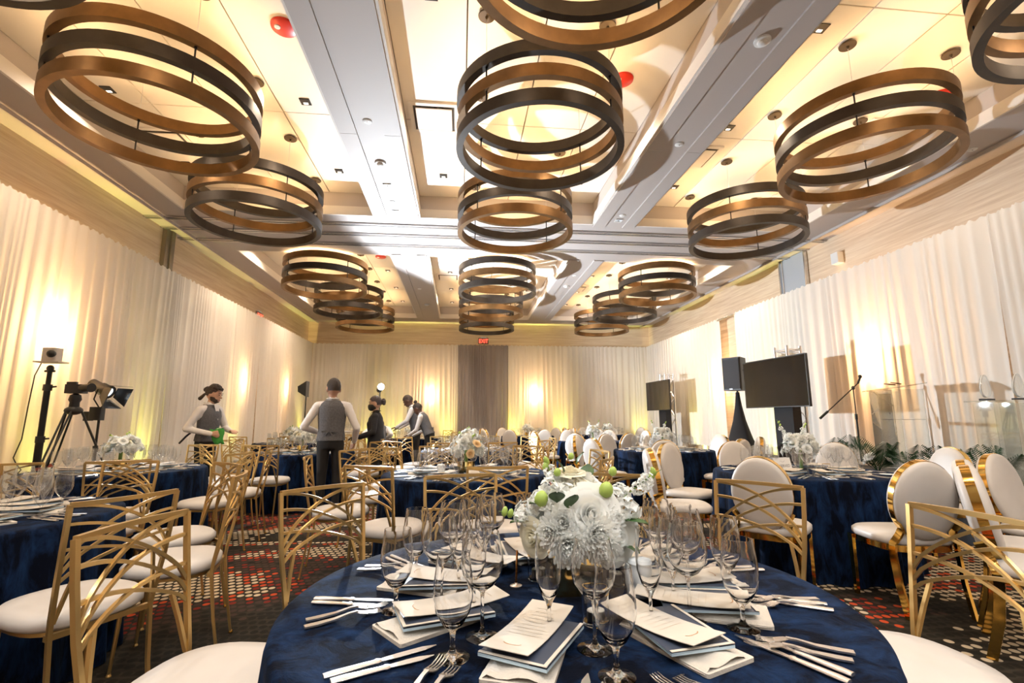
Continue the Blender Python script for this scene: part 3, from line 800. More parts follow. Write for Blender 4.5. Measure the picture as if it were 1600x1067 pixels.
def sheet(w, l, th, curl=0.0, n=8):
    """thin card lying on z=0, slightly curled along its length"""
    top = []; bot = []
    for j in range(n + 1):
        y = -l / 2 + l * j / n; z = curl * (2 * j / n - 1) ** 2 + th
        top.append([(-w / 2, y, z), (w / 2, y, z)]); bot.append([(w / 2, y, z - th), (-w / 2, y, z - th)])
    return MB().grid([r[::-1] for r in top]).grid([r[::-1] for r in bot])
def make_menu():
    t = thing('menu_card', 'x', 'menu')
    c = obj('card', sheet(.108, .275, .0012, .010), M_CARD, t, 180)
    # small printed crescent emblem near the foot of the card
    arc = MB()
    pts = []
    for k in range(13):
        a = PI * (1.05 + .9 * k / 12); pts.append((.021 * math.cos(a), -.090 + .011 * math.sin(a), .0016 + .010 * (.66 ** 2)))
    top = [[(p[0] * .88, p[1] + .0035 * math.sin(PI * i / 12), p[2] + .0006), (p[0], p[1], p[2] + .0006)] for i, p in enumerate(pts)]
    obj('emblem', arc.grid(top), M_EMBLEM, c, 0)
    ln = MB()
    rnd = random.Random(4)
    for k in range(9):
        y = .10 - .017 * k; wl = rnd.uniform(.02, .04); z = .0019 + .010 * (2 * abs(y) / .275) ** 2
        ln.grid([[(-wl, y - .0011, z), (wl, y - .0011, z)], [(-wl, y + .0011, z), (wl, y + .0011, z)]])
    obj('printed_lines', ln, pmat('faint_ink', (.60, .53, .44), .7), c, 0)
    return t
MENU = make_menu()
def make_booklet():
    t = thing('folded_booklet', 'x', 'booklet')
    obj('cover', MB().grid([[(.075, -.11, .010), (-.075, -.11, .0085)], [(.075, .11, .010), (-.075, .11, .0085)]]).grid([[(-.075, -.11, .006), (.075, -.11, .0075)], [(-.075, .11, .006), (.075, .11, .0075)]]), M_TEAL, t, 0)
    obj('border', MB().box((.070, 0, .0112), (.008, .218, .001)).box((0, -.106, .0105), (.148, .008, .001)), M_CARD, t, 0)
    obj('pages', MB().box((0, 0, .0045), (.149, .219, .006), (0, .01, 0)), M_PAGE, t, 0)
    return t
BOOK = make_booklet()
def make_napkin():
    t = thing('linen_napkin', 'x', 'napkin')
    rows = []
    rnd = random.Random(9)
    for j in range(9):
        y = -.12 + .24 * j / 8
        rows.append([(x * (1 + .03 * math.sin(j * 1.7)), y, .0135 + .004 * math.sin(x * 70 + j * .6) * (1 if abs(x) < .055 else .2) - (.009 if abs(x) > .062 else 0)) for x in [-.065, -.063, -.05, -.03, -.01, .01, .03, .05, .063, .065]])
    obj('folded_cloth', MB().grid([r[::-1] for r in rows]), M_NAPKIN, t, 180)
    obj('under_fold', MB().rbox((.006, -.004, .004), (.14, .245, .008), .006), M_NAPKIN, t)
    return t
NAP = make_napkin()
remember(None)

CLOCK = ['nearest', 'near-right', 'right-hand nearer', 'right-hand farther', 'far-right', 'farthest', 'far-left', 'left-hand farther', 'left-hand nearer', 'near-left']
def pos_word(ang, used):
    k = int(round(((math.degrees(ang) + 90) % 360) / 36.0)) % 10
    for d in (0, 1, -1, 2, -2, 3, -3, 4, -4, 5):
        w_ = CLOCK[(k + d) % 10]
        if w_ not in used: used.add(w_); return w_
    return 'extra'
def lie(mesh_or_proto, name, x, y, z, rz, label, cat, group):
    if isinstance(mesh_or_proto, bpy.types.Mesh):
        o = bpy.data.objects.new(name, mesh_or_proto); C.objects.link(o); tag(o, label, cat, group)
    else:
        o = place(mesh_or_proto, (x, y, z), rz, label, group)
    o.location = (x, y, z); o.rotation_euler = (0, 0, rz)
    return o
def setting(tx, ty, th, where, tname, detail):
    """one place setting seen from table centre (tx,ty) at angle th"""
    def P(r, dth): a = th + math.radians(dth); return tx + r * math.cos(a), ty + r * math.sin(a), a
    z = TH + .002; far = '' if detail == 2 else '_far'; J = random.uniform
    at_ = 'at the %s place of %s' % (where, tname)
    x, y, a = P(.474 + J(-.006, .006), 24 + J(-1, 1)); lie(GM['water_goblet' + far], 'water_goblet', x, y, z, 0, 'short-stemmed water goblet ' + at_, 'glass', 'water goblets')
    x, y, a = P(.358 + J(-.006, .006), 22 + J(-1, 1)); lie(GM['wine_glass' + far], 'wine_glass', x, y, z, 0, 'long-stemmed wine glass ' + at_, 'glass', 'wine glasses')
    if detail >= 1:
        x, y, a = P(.415 + J(-.01, .01), 8.5 + J(-1, 1)) if detail == 1 else P(.30, 5)
        lie(GM['champagne_flute' + far], 'champagne_flute', x, y, z, 0, 'narrow champagne flute ' + at_, 'glass', 'champagne flutes')
    dz = 0
    x, y, a = P(.40, 0); rz = a + PI / 2
    if detail >= 1:
        lie(NAP, 'linen_napkin', x, y, z, rz + J(-.25, .25), 'folded cream napkin ' + at_, 'napkin', 'folded napkins')
        x2, y2, _ = P(.375, 1.5)
        lie(BOOK, 'folded_booklet', x2, y2, z + .0185, rz + J(-.35, .35), 'slate blue booklet ' + at_, 'booklet', 'slate booklets'); dz = .031
    x, y, a = P(.345, -1); lie(MENU, 'menu_card', x, y, z + dz, rz + J(-.15, .15), 'cream menu card ' + at_, 'menu', 'menu cards')
    if detail >= 1:
        for k, (r, d_, me, nm, lb) in enumerate(((.585, -15.8, FM, 'table_fork', 'longer fork'), (.598, -11.8, FM2, 'table_fork', 'shorter fork'), (.575, 13.6, KM, 'table_knife', 'longer knife'), (.59, 16.6, KM2, 'table_knife', 'shorter knife'))):
            x, y, a = P(r, d_); lie(me, nm, x, y, z, th + PI / 2 + J(-.04, .04), lb + ' ' + at_, nm[6:], nm[6:] + 's on the tables')
    else:
        x, y, a = P(.585, -13); lie(FM, 'table_fork', x, y, z, th + PI / 2, 'fork ' + at_, 'fork', 'forks on the tables')
        x, y, a = P(.585, 14); lie(KM, 'table_knife', x, y, z, th + PI / 2, 'knife ' + at_, 'knife', 'knives on the tables')

TABLES = [
 # x, y, chair kind, number, first angle, chair distance, detail, name, label
 (.300, 1.460, 'g', None, None, 1.10, 2, 'the front table', 'round table under navy velvet in front, nearest the camera'),
 (-2.63, 2.85, 'g', 10, -23, 1.07, 1, 'the left-edge table', 'round navy velvet table cut by the left edge of the picture'),
 (-3.41, 5.42, 'g', 10, -57, 1.07, 1, 'the tripod table', 'round navy velvet table on the left in front of the camera tripods'),
 (.06, 4.65, 'g', 8, -124, 1.07, 1, 'the second middle table', 'round navy velvet table right behind the front table'),
 (-2.38, 7.85, 'g', 10, -96, 1.07, 1, 'the waiters table', 'round navy velvet table left of the person seen from behind'),
 (3.15, 4.32, 'o', 8, -140, 1.10, 1, 'the reserved table', 'round navy velvet table with the RESERVED card on the right'),
 (3.17, 7.50, 'o', 8, -112, 1.10, 1, 'the loudspeaker table', 'round navy velvet table on the right before the loudspeaker stand'),
 (.15, 8.00, 'g', 10, -72, 1.07, 0, 'the third middle table', 'round navy velvet table in the middle of the room, third from the camera'),
 (2.90, 10.60, 'o', 8, -75, 1.10, 0, 'the fourth right table', 'round navy velvet table beyond the loudspeaker table on the right'),
 (-1.25, 12.95, 'g', 9, -70, 1.07, 0, 'the bending waiters table', 'round navy velvet table where the two waiters bend over'),
 (1.95, 14.20, 'o', 9, -80, 1.10, 0, 'the grey curtain table', 'round navy velvet table at the back near the grey curtain'),
 (4.45, 14.60, 'o', 8, -70, 1.10, 0, 'the back right table', 'round navy velvet table in the back right corner by the small screen'),
 (-3.60, 11.10, 'g', 8, -70, 1.07, 0, 'the left drapes table', 'round navy velvet table at the back left along the drapes'),
]
ALLCH = [(3.11, 2.42), (3.47, 2.76), (4.12, 3.15)]
def clear(x, y, rad=.58):
    for (a, b) in ALLCH:
        if (a - x) ** 2 + (b - y) ** 2 < (rad) ** 2: return False
    for T in TABLES:
        if (T[0] - x) ** 2 + (T[1] - y) ** 2 < .86 ** 2: return False
    return True
KEEP_OUT = [(-4.33, 6.42, .55), (-4.30, 5.97, .62), (-4.60, 5.97, .4), (-1.46, 9.0, .45), (-2.95, 9.75, .45), (-1.66, 10.35, .45), (-.68, 11.2, .42), (-1.72, 6.85, .42), (-1.33, 8.3, .42), (-3.68, 7.6, .40), (-1.02, 9.25, .40), (-.75, 11.9, .42), (-.95, 12.3, .3), (0, 0, .75), (-.2, .3, .6), (.55, .1, .6), (5.62, 13.45, .95), (5.7, 12.6, .6)]
for (tx, ty, kind, n, a0, cr, det, tname, tlabel) in TABLES:
    place(TB, (tx, ty, 0), random.uniform(0, 6), tlabel, 'round banquet tables')
    if n is None:
        ang = [-63, -30, -2, 33, 66, 99, 131, 167, 205, 247]; chs = [(2.5, 1.10), (37, 1.16), (68, 1.16), (101.7, 1.15), (133, 1.085), (169, 1.04)]
    else:
        ang = [a0 + 360 / n * k for k in range(n)]; chs = [(a, cr + random.uniform(-.02, .03)) for a in ang]
    used = set()
    order = sorted(ang, key=lambda a: ((a + 90) % 360))
    for a in order: setting(tx, ty, math.radians(a), pos_word(math.radians(a), used), tname, det)
    used = set()
    for (a, r) in sorted(chs, key=lambda q: ((q[0] + 90) % 360)):
        th = math.radians(a + (random.uniform(-3, 3) if n else 0)); x, y = tx + r * math.cos(th), ty + r * math.sin(th)
        wd = pos_word(math.radians(a), used)
        if any((x - q[0]) ** 2 + (y - q[1]) ** 2 < q[2] ** 2 for q in KEEP_OUT): continue
        if x < -4.5 or x > 4.75 and y < 12 or y > 16.1: continue
        if not clear(x, y): continue
        ALLCH.append((x, y))
        rz = th + PI / 2 + (random.uniform(-.12, .12) if n else 0)
        if kind == 'g': place(GC, (x, y, 0), rz, 'gold fan-back chair on the %s side of %s' % (wd, tname), 'gold fan-back chairs')
        else: place(OC, (x, y, 0), rz, 'white oval-back chair on the %s side of %s' % (wd, tname), 'white oval-back chairs')
# oval-back chairs of the next table, cut by the right edge of the picture
for (x, y, f_, lb) in ((3.11, 2.42, -47, 'white oval-back chair seen edge-on beside the front gold chair, nearer one'), (3.47, 2.76, -50, 'white oval-back chair seen edge-on beside the front gold chair, farther one'), (4.12, 3.15, -75, 'white oval-back chair cut by the right edge of the picture')):
    place(OC, (x, y, 0), math.radians(f_ - 90), lb, 'white oval-back chairs')
# a chair drawn back beside the man in the waistcoat
place(GC, (-1.02, 5.95, 0), math.radians(25), 'gold fan-back chair standing free to the right of the person seen from behind', 'gold fan-back chairs')

# ------------------------------------------------------------------ flowers
def petal(w, l, cup, n=5, m=4, tipw=.35):
    """cupped petal growing along +z from the origin, opening towards +y"""
    rows = []
    for j in range(n + 1):
        v = j / n; wd = w * (math.sin(PI * (.12 + .70 * v)) if v < 1 else tipw)
        row = []
        for i in range(m + 1):
            u = 2 * i / m - 1
            row.append((wd * u * .5, cup * l * (v * v) * .9 - .35 * w * (u * u) * (1 - .3 * v), l * v * (1 - .05 * u * u)))
        rows.append(row)
    return rows
def rose_mesh(r=.045, seed=1, name='rose'):
    """nested cupped petals, the outer ones opening and curling at the rim"""
    rnd = random.Random(seed); mb = MB()
    for i in range(6):
        R = r * (.20 + .165 * i); cnt = (2, 3, 3, 4, 5, 5)[i]; span = 2 * PI / cnt * .72; hl = r * (1.12 - .09 * i); op = .05 + .17 * i
        for k in range(cnt):
            a0 = 2 * PI * (k + .41 * i) / cnt + rnd.uniform(-.15, .15); rows = []; lift = rnd.uniform(-.04, .04) * r
            for j in range(7):
                v = j / 6; row = []
                for q in range(7):
                    u = q / 3 - 1
                    rr = R * (math.sin(PI / 2 * min(1, v * 1.25 + .1)) ** .8) * (1 + op * v ** 3 * .75) * (1 + .05 * u)
                    z = -.45 * r + hl * (v - .10 * u * u * v) - (op * .28 * r * max(0, v - .72) / .28) * 1.1 + lift * v
                    a = a0 + u * span * (1 - .25 * v * v)
                    row.append((rr * math.cos(a), rr * math.sin(a), z))
                rows.append(row)
            mb.grid(rows)
    return mb.mesh(name, 180)
def mum_mesh(r=.042, seed=2, name='chrysanthemum'):
    rnd = random.Random(seed); mb = MB()
    for layer in range(6):
        cnt = (8, 12, 15, 16, 16, 14)[layer]; tilt = .12 + .27 * layer
        for k in range(cnt):
            a = 2 * PI * (k + .5 * layer) / cnt + rnd.uniform(-.08, .08); l = r * rnd.uniform(.85, 1.08); wd = r * .17
            rows = [[(-wd * s, c_ * l, v * l), (0, c_ * l - wd * .4, v * l), (wd * s, c_ * l, v * l)] for v, s, c_ in ((0, .5, 0), (.5, 1, .03), (.85, .9, -.05), (1, .3, -.14))]
            p = MB().grid(rows); tt = tilt + rnd.uniform(-.06, .06)
            p.xf(Matrix.Translation((0, 0, -.25 * r)) @ Matrix.Rotation(a, 4, 'Z') @ Matrix.Translation((0, r * .04 * layer, 0)) @ Matrix.Rotation(-tt, 4, 'X')); mb.add(p.v, p.f)
    return mb.mesh(name, 180)
def blossom_cluster_mesh(r=.04, seed=3, name='stock_blossom', n=16):
    rnd = random.Random(seed); mb = MB()
    for k in range(n):
        v = Vector((rnd.gauss(0, 1), rnd.gauss(0, 1), rnd.gauss(.4, .9))).normalized() * r * rnd.uniform(.5, .95)
        q = v.to_track_quat('Z', 'Y').to_matrix().to_4x4()
        for j in range(4):
            p = MB().grid(petal(r * .42, r * .42, .6, 3, 2)); p.xf(Matrix.Translation(v) @ q @ Matrix.Rotation(j * PI / 2, 4, 'Z') @ Matrix.Rotation(-.75, 4, 'X')); mb.add(p.v, p.f)
    return mb.mesh(name, 180)
def leaf_mesh(l=.07, w=.03, name='leaf'):
    rows = []
    for j in range(7):
        v = j / 6; wd = w * math.sin(PI * min(v * .95 + .03, 1)) ** .8
        rows.append([(-wd, -.02 * v * v, l * v), (0, -.006 - .02 * v * v, l * v), (wd, -.02 * v * v, l * v)])
    return MB().grid(rows).mesh(name, 180)
def bud_mesh(r=.016, name='bud'):
    return MB().loft([((0, 0, -r), .2 * r, .2 * r), ((0, 0, -.6 * r), .85 * r, .85 * r), ((0, 0, 0), r, r), ((0, 0, .6 * r), .8 * r, .8 * r), ((0, 0, r), .3 * r, .3 * r)], 12).mesh(name, 180)
def orchid_spray(parent, M, seed=5, n=6, L=.16):
    """stem with small open flowers, ending in lime buds"""
    rnd = random.Random(seed)
    pts = [M @ Vector((0, .25 * L * math.sin(2.0 * k / 8), L * k / 8 - .05 * L * (k / 8) ** 2)) for k in range(9)]
    st = obj('spray_stem', MB().tube(pts, [.0022] * 6 + [.0018, .0014, .001], 6), M_STEMG, parent, 60)
    for k in range(n):
        u = .25 + .75 * k / n; i = min(int(u * 8), 7); p = pts[i].lerp(pts[i + 1], u * 8 - i)
        if k < n - 2:
            link_mesh('orchid_blossom', FLM['small%d' % (k % 2)], M_PETAL, st, p + Vector((rnd.uniform(-.012, .012), rnd.uniform(-.012, .012), 0)), (rnd.uniform(-1, 1), rnd.uniform(-1, 1), rnd.uniform(0, 6)), (.62,) * 3)
        else:
            link_mesh('orchid_bud', FLM['bud'], M_LIME, st, p + Vector((rnd.uniform(-.01, .01), 0, .004)), (rnd.uniform(-.6, .6), rnd.uniform(-.6, .6), 0), (.55, .55, .9))
FLM = {'rose': rose_mesh(), 'rose2': rose_mesh(.04, 7), 'mum': mum_mesh(), 'mum2': mum_mesh(.046, 8), 'small0': blossom_cluster_mesh(.034, 3), 'small1': blossom_cluster_mesh(.036, 11), 'leaf': leaf_mesh(), 'bud': bud_mesh()}
for k in ('rose', 'mum', 'mum2', 'small0', 'small1', 'rose2'): FLM[k].materials.append(M_PETAL)
for nm, src, mat in (('cream_rose', rose_mesh(.042, 12, 'rose'), M_CREAMPETAL), ('peach_rose', rose_mesh(.036, 13, 'rose'), M_PEACHPETAL)): src.materials.append(mat); FLM[nm] = src
FLM['leaf'].materials.append(M_LEAF); FLM['bud'].materials.append(M_LIME)
FNAME = {'rose': 'rose', 'rose2': 'rose', 'cream_rose': 'rose', 'peach_rose': 'rose', 'mum': 'chrysanthemum', 'mum2': 'chrysanthemum', 'small0': 'stock_blossom', 'small1': 'stock_blossom', 'bud': 'bud', 'leaf': 'leaf'}
def flower(parent, kind, p, d, s=1.0):
    """put a flower at p facing direction d"""
    q = Vector(d).to_track_quat('Z', 'Y').to_euler()
    return link_mesh(FNAME[kind], FLM[kind], None, parent, p, q, (s, s, s))

# front table arrangement: gold mirror cube with a loose dome of white flowers
fa = thing('flower_arrangement', 'white rose and chrysanthemum arrangement in a gold cube vase on the front table', 'flowers', (.335, 1.48, TH + .002))
obj('vase', MB().rbox((0, 0, .06), (.13, .13, .12), .006), pmat('mirror_gold', (.80, .56, .20), .08, 1.0), fa)
cs = MB().tube([(0, 0, .11), (0, 0, .2)], .03, 10)
obj('stems', cs, M_STEMG, fa)
cam_dir = Vector((-.33, -1.48, .30)).normalized()
F = [  # kind, x, z, y(depth), facing, scale  (x right, y away, z above the table)
 ('rose', .035, .225, -.085, (.05, -1, .35), 1.25), ('rose2', .105, .155, -.075, (.5, -1, .05), 1.3), ('cream_rose', -.125, .155, -.05, (-.9, -.7, -.1), .85),
 ('mum', -.045, .20, -.08, (-.4, -1, .3), 1.25), ('mum2', -.035, .14, -.10, (-.25, -1, -.2), 1.2), ('mum', .045, .175, -.11, (.1, -1, .1), 1.3), ('mum2', .06, .135, -.11, (.15, -1, -.5), 1.1), ('mum', -.085, .175, -.085, (-.6, -1, .1), 1.1), ('mum2', .10, .21, -.06, (.6, -.8, .4), 1.1),
 ('small0', -.07, .295, -.02, (-.3, -.5, .9), 1.15), ('small1', -.10, .255, -.03, (-.6, -.6, .6), 1.1), ('small0', .12, .255, -.02, (.5, -.5, .7), 1.2), ('small1', .16, .225, -.03, (.9, -.4, .4), 1.1), ('small0', .145, .28, 0, (.6, -.3, .9), .9), ('small1', .165, .18, -.02, (.8, -.5, 0), .8),
 ('rose2', -.005, .325, .0, (-.1, -.5, 1), .85), ('cream_rose', .03, .31, -.02, (.1, -.6, .9), .8), ('rose2', .055, .335, .02, (.4, -.3, 1), .8), ('small1', -.02, .29, -.03, (0, -.7, .8), .9), ('cream_rose', .0, .36, .02, (0, -.2, 1), .75),
 ('mum', .0, .27, .08, (0, .8, .7), 1.2), ('mum2', .08, .22, .10, (.4, 1, .4), 1.2), ('mum', -.08, .22, .09, (-.4, 1, .4), 1.2), ('rose', .02, .19, .12, (0, 1, .2), 1.1), ('small0', -.13, .21, .04, (-1, .3, .3), 1.1), ('mum', .15, .16, .05, (1, .5, .1), 1.0), ('rose2', -.03, .24, .02, (0, 0, 1), 1.3), ('mum2', .06, .25, .03, (0, 0, 1), 1.2)]
for kd, x, z, y, d, s in F: flower(fa, kd, (x, y, z if z < .2 else .2 + (z - .2) * .8), d, s * .95)
for (x, z, y, s) in ((-.105, .265, -.075, 1.25), (.085, .285, -.07, 1.3), (.125, .33, -.01, .8), (-.045, .33, -.01, .7), (.0, .375, .0, .6)): link_mesh('bud', FLM['bud'], None, fa, (x, y, z), (.2, .2, 0), (s, s, s * 1.1))
rnd = random.Random(21)
for (x, z, y, d, s) in ((-.06, .255, -.07, (-.1, -.6, .8), .8), (-.03, .24, -.08, (.2, -.5, 1), .8), (.14, .20, -.06, (.8, -.5, .2), .9), (-.09, .24, -.05, (-.7, -.4, .5), .8), (.12, .14, -.06, (1, -.4, -.2), .8), (-.12, .19, 0, (-1, 0, .3), .9), (.05, .3, .03, (.2, .3, 1), .8), (-.02, .33, .0, (-.3, 0, 1), .6), (.02, .35, .02, (.3, 0, 1), .6), (.1, .12, .08, (.6, .8, 0), .9), (-.09, .13, .08, (-.6, .8, 0), .9)):
    flower(fa, 'leaf', (x, y, z), d, s)
orchid_spray(fa, Matrix.Translation((.13, -.03, .24)) @ Matrix.Rotation(.95, 4, 'Y') @ Matrix.Rotation(.3, 4, 'X'), 5, 6, .17)
orchid_spray(fa, Matrix.Translation((-.11, -.04, .19)) @ Matrix.Rotation(-1.25, 4, 'Y') @ Matrix.Rotation(.2, 4, 'X'), 6, 4, .12)
orchid_spray(fa, Matrix.Translation((-.05, 0, .29)) @ Matrix.Rotation(-.3, 4, 'Y'), 9, 4, .09)

def small_arrangement(seed, peach=False, tall=False):
    t = thing('flower_arrangement', 'x', 'flowers')
    rnd = random.Random(seed)
    if tall: obj('vase', MB().lathe([(.05, 0), (.055, .004), (.055, .13), (.051, .13), (.051, .01), (.004, .008)], 20), M_THIN, t)
    else: obj('vase', MB().rbox((0, 0, .05), (.12, .12, .10), .006), MATS['mirror_gold'], t)
    obj('stems', MB().tube([(0, 0, .02), (0, 0, .2)], .016, 8), M_STEMG, t)
    kinds = ['mum', 'mum', 'small0', 'cream_rose', 'mum2', 'small1', 'rose2', 'mum2', 'small0'] + (['peach_rose', 'peach_rose'] if peach else [])
    n = 24
    for k in range(n):
        z = 1 - (k + .5) / n * 1.45; a = k * 2.39996; r_ = math.sqrt(max(0, 1 - z * z)); d = Vector((r_ * math.cos(a), r_ * math.sin(a), z))
        kd = kinds[rnd.randrange(len(kinds))]
        flower(t, kd, Vector((d.x * .135, d.y * .135, .205 + d.z * .105)) * 1.0 + Vector((rnd.uniform(-.02, .02), rnd.uniform(-.02, .02), rnd.uniform(-.01, .03))), d + Vector((0, 0, .3)), rnd.uniform(.85, 1.2) * (.62 if 'rose' in kd else 1.0))
    for k in range(6):
        a = rnd.uniform(0, 6.28); flower(t, 'leaf', (.10 * math.cos(a), .10 * math.sin(a), rnd.uniform(.15, .28)), (math.cos(a), math.sin(a), rnd.uniform(.1, .8)), rnd.uniform(.8, 1.1))
    orchid_spray(t, Matrix.Translation((.03, 0, .26)) @ Matrix.Rotation(.35, 4, 'Y') @ Matrix.Rotation(.2, 4, 'X'), seed, 6, .20 if tall else .12)
    orchid_spray(t, Matrix.Translation((-.05, 0, .24)) @ Matrix.Rotation(-.45, 4, 'Y'), seed + 1, 6, .27 if tall else .13)
    return t
SA = [small_arrangement(31), small_arrangement(41, True), small_arrangement(51, False, True)]
remember(None)
for k, T in enumerate(TABLES[1:]):
    p = SA[{2: 1, 4: 2, 5: 2, 7: 2}.get(k, 0)]
    place(p, (T[0], T[1], TH + .002), (k * 1.3) % 6.28 if k != 4 else 0, 'white flower arrangement in the centre of ' + T[7], 'table flower arrangements')

# ------------------------------------------------------------------ candles, creamers, card
def votive(mat):
    t = thing('votive_candle', 'x', 'candle')
    n = 20; mb = MB()
    mb.lathe([(.029, 0), (.031, .003), (.032, .072), (.030, .072), (.029, .008), (.002, .007)], n)
    g = obj('glass_cup', mb, mat, t, 20)
    obj('gold_rim', MB().ringband(.0325, .0298, .070, .073, 28), M_GOLDP, g)
    c = obj('candle_wax', MB().lathe([(.019, .008), (.0195, .011), (.0195, .030), (.017, .032), (.001, .031)], 18), M_WAX, t)
    obj('wick', MB().tube([(0, 0, .03), (.001, 0, .040)], .0008, 5), M_BLACK, c)
    return t
VO = votive(M_GLASS)
def creamer():
    t = thing('milk_creamer', 'x', 'creamer')
    obj('body', MB().lathe([(.022, 0), (.026, .004), (.032, .05), (.034, .075), (.0325, .082), (.034, .087), (.032, .087), (.030, .075), (.002, .012)], 24), M_CERAMIC, t)
    obj('lid', MB().lathe([(.034, .086), (.035, .090), (.030, .098), (.012, .103), (.001, .104)], 22), pmat('clear_lid', (.8, .85, .87), .2), t)
    return t
CR = creamer()
def table_number_pick():
    t = thing('copper_holder', 'thin copper stick holder standing beside the flowers on the front table', 'holder')
    obj('foot', MB().lathe([(.018, 0), (.018, .003), (.006, .006), (.004, .01)], 16), M_STEEL, t)
    obj('stick', MB().tube([(0, 0, .006), (.004, 0, .10)], .0035, 6), pmat('copper', (.75, .33, .10), .25, 1), t)
    return t
def reserved_card():
    t = thing('reserved_card', 'white tent card reading RESERVED on the right-hand table', 'card', (2.87, 4.215, TH + .002), .25)
    for s, nm in ((-1, 'front_leaf'), (1, 'rear_leaf')):
        M = Matrix.Translation((0, s * .03, .066)) @ Matrix.Rotation(s * .22, 4, 'X')
        p = obj(nm, MB().box((0, 0, 0), (.20, .0012, .135)).xf(M), pmat('white_card', (.8, .79, .77), .6), t, 0)
        if s < 0:
            me = text_mesh('RESERVED', .036, .0003); me.transform(M @ Matrix.Translation((0, -.0014, -.005)) @ Matrix.Rotation(PI / 2, 4, 'X')); link_mesh('lettering', me, pmat('grey_ink', (.16, .16, .17), .6), p)
            obj('ornament', MB().tube([M @ Vector((-.03 + .06 * k / 8, -.0016, .035 + .006 * math.sin(k))) for k in range(9)], .0008, 4), pmat('grey_ink', (.16, .16, .17), .6), p)
    return t
remember(None)
place(VO, (.245, 1.575, TH + .002), 0, 'glass votive candle left of the flowers on the front table', 'votive candles')
place(VO, (.330, 1.235, TH + .002), 0, 'glass votive candle behind the middle wine glass on the front table', 'votive candles')
place(VO, (.475, 1.50, TH + .002), 0, 'glass votive candle right of the flowers on the front table', 'votive candles')
place(CR, (.506, 1.395, TH + .002), 0, 'white lidded creamer right of the flowers on the front table', 'creamers')
place(CR, (-.16, 4.40, TH + .002), 0, 'white creamer on the second middle table', 'creamers')
t = table_number_pick(); t.location = (.17, 1.52, TH + .002)
reserved_card()
for k, T in enumerate(TABLES[1:7]):
    for s in (-1, 1): place(VO, (T[0] + s * .17, T[1] - .1 * s, TH + .002), 0, 'votive candle %s of the flowers on %s' % ('left' if s < 0 else 'right', T[7]), 'votive candles')

# ------------------------------------------------------------------ stage and everything beside the right drapes
st = thing('stage', 'low black-skirted stage along the right drapes', 'stage', (5.72, 7.9, 0))
obj('deck', MB().box((0, 0, .485), (1.40, 7.3, .03)), pmat('black_deck', (.015, .014, .014), .7), st, 0)
rows = []
pth = [(-.70, 3.65), (-.70, -3.65), (.70, -3.65)]
pts = []
for (a, b) in zip(pth, pth[1:]):
    L = math.dist(a, b); n = int(L / .03)
    for k in range(n): 
        u = k / n; nx, ny = (b[1] - a[1]) / L, -(b[0] - a[0]) / L; off = .012 * math.sin(k * .9)
        pts.append((a[0] + (b[0] - a[0]) * u - nx * off, a[1] + (b[1] - a[1]) * u - ny * off))
obj('skirt', MB().grid([[(x, y, z) for x, y in pts] for z in (.005, .48)]), M_BLACKCLOTH, st, 180)
for sx in (-1, 1):
    for yy in (-3.4, 0, 3.4): obj('leg', MB().tube([(sx * .6, yy, 0), (sx * .6, yy, .47)], .02, 8), M_BLACKMETAL, st)
SZ = .50

def screen(loc, rz, label, w_=1.46, h_=.83, zb=.9, truss_top=1.98):
    """tv on a black column with a box-truss upright behind; z measured from loc"""
    t = thing('tv_screen', label, 'screen', loc, rz)
    zc = zb + h_ / 2
    obj('bezel', MB().rbox((0, 0, 0), (w_, h_, .045), .008, rot=(PI / 2, 0, 0)).xf(Matrix.Translation((0, 0, zc))), M_BLACK, t)
    obj('panel', MB().box((0, -.0235, zc), (w_ - .024, .002, h_ - .03)), pmat('screen_glass', (.008, .008, .009), .06, spec=1.0), t, 0)
    obj('column_cover', MB().box((.05, .16, zb / 2 + .1), (.42, .16, zb + .2)), M_BLACKCLOTH, t, 0)
    tr = MB()
    for sx in (-1, 1):
        for sy in (0, 1): tr.tube([(sx * .14 + .05, .14 + .26 * sy, .02), (sx * .14 + .05, .14 + .26 * sy, truss_top)], .024, 10)
    obj('truss_uprights', tr, M_TRUSS, t)
    br = MB(); z = .2; k = 0
    while z < truss_top - .1:
        for sy in (0, 1):
            s = 1 if k % 2 else -1
            br.tube([(-.14 * s + .05, .14 + .26 * sy, z), (.14 * s + .05, .14 + .26 * sy, min(z + .26, truss_top - .06))], .009, 6)
        for sx in (-1, 1): br.tube([(sx * .14 + .05, .14 if k % 2 else .40, z), (sx * .14 + .05, .40 if k % 2 else .14, min(z + .26, truss_top - .06))], .009, 6)
        z += .27; k += 1
    for sy in (0, 1): br.tube([(-.14 + .05, .14 + .26 * sy, truss_top - .06), (.14 + .05, .14 + .26 * sy, truss_top - .06)], .010, 6)
    for sx in (-1, 1): br.tube([(sx * .14 + .05, .14, truss_top - .06), (sx * .14 + .05, .40, truss_top - .06)], .010, 6)
    obj('truss_braces', br, M_TRUSS, t)
    obj('base_plate', MB().rbox((.05, .27, .01), (.62, .62, .02), .03), M_BLACKMETAL, t)
    return t
screen((5.28, 7.72, SZ), -PI / 2 + .10, 'large dark screen on a truss stand beside the loudspeaker', zb=.92, truss_top=1.95)
screen((5.62, 13.45, 0), -PI / 2 + .05, 'dark screen on a truss stand in the back right corner', zb=1.47, truss_top=2.52)

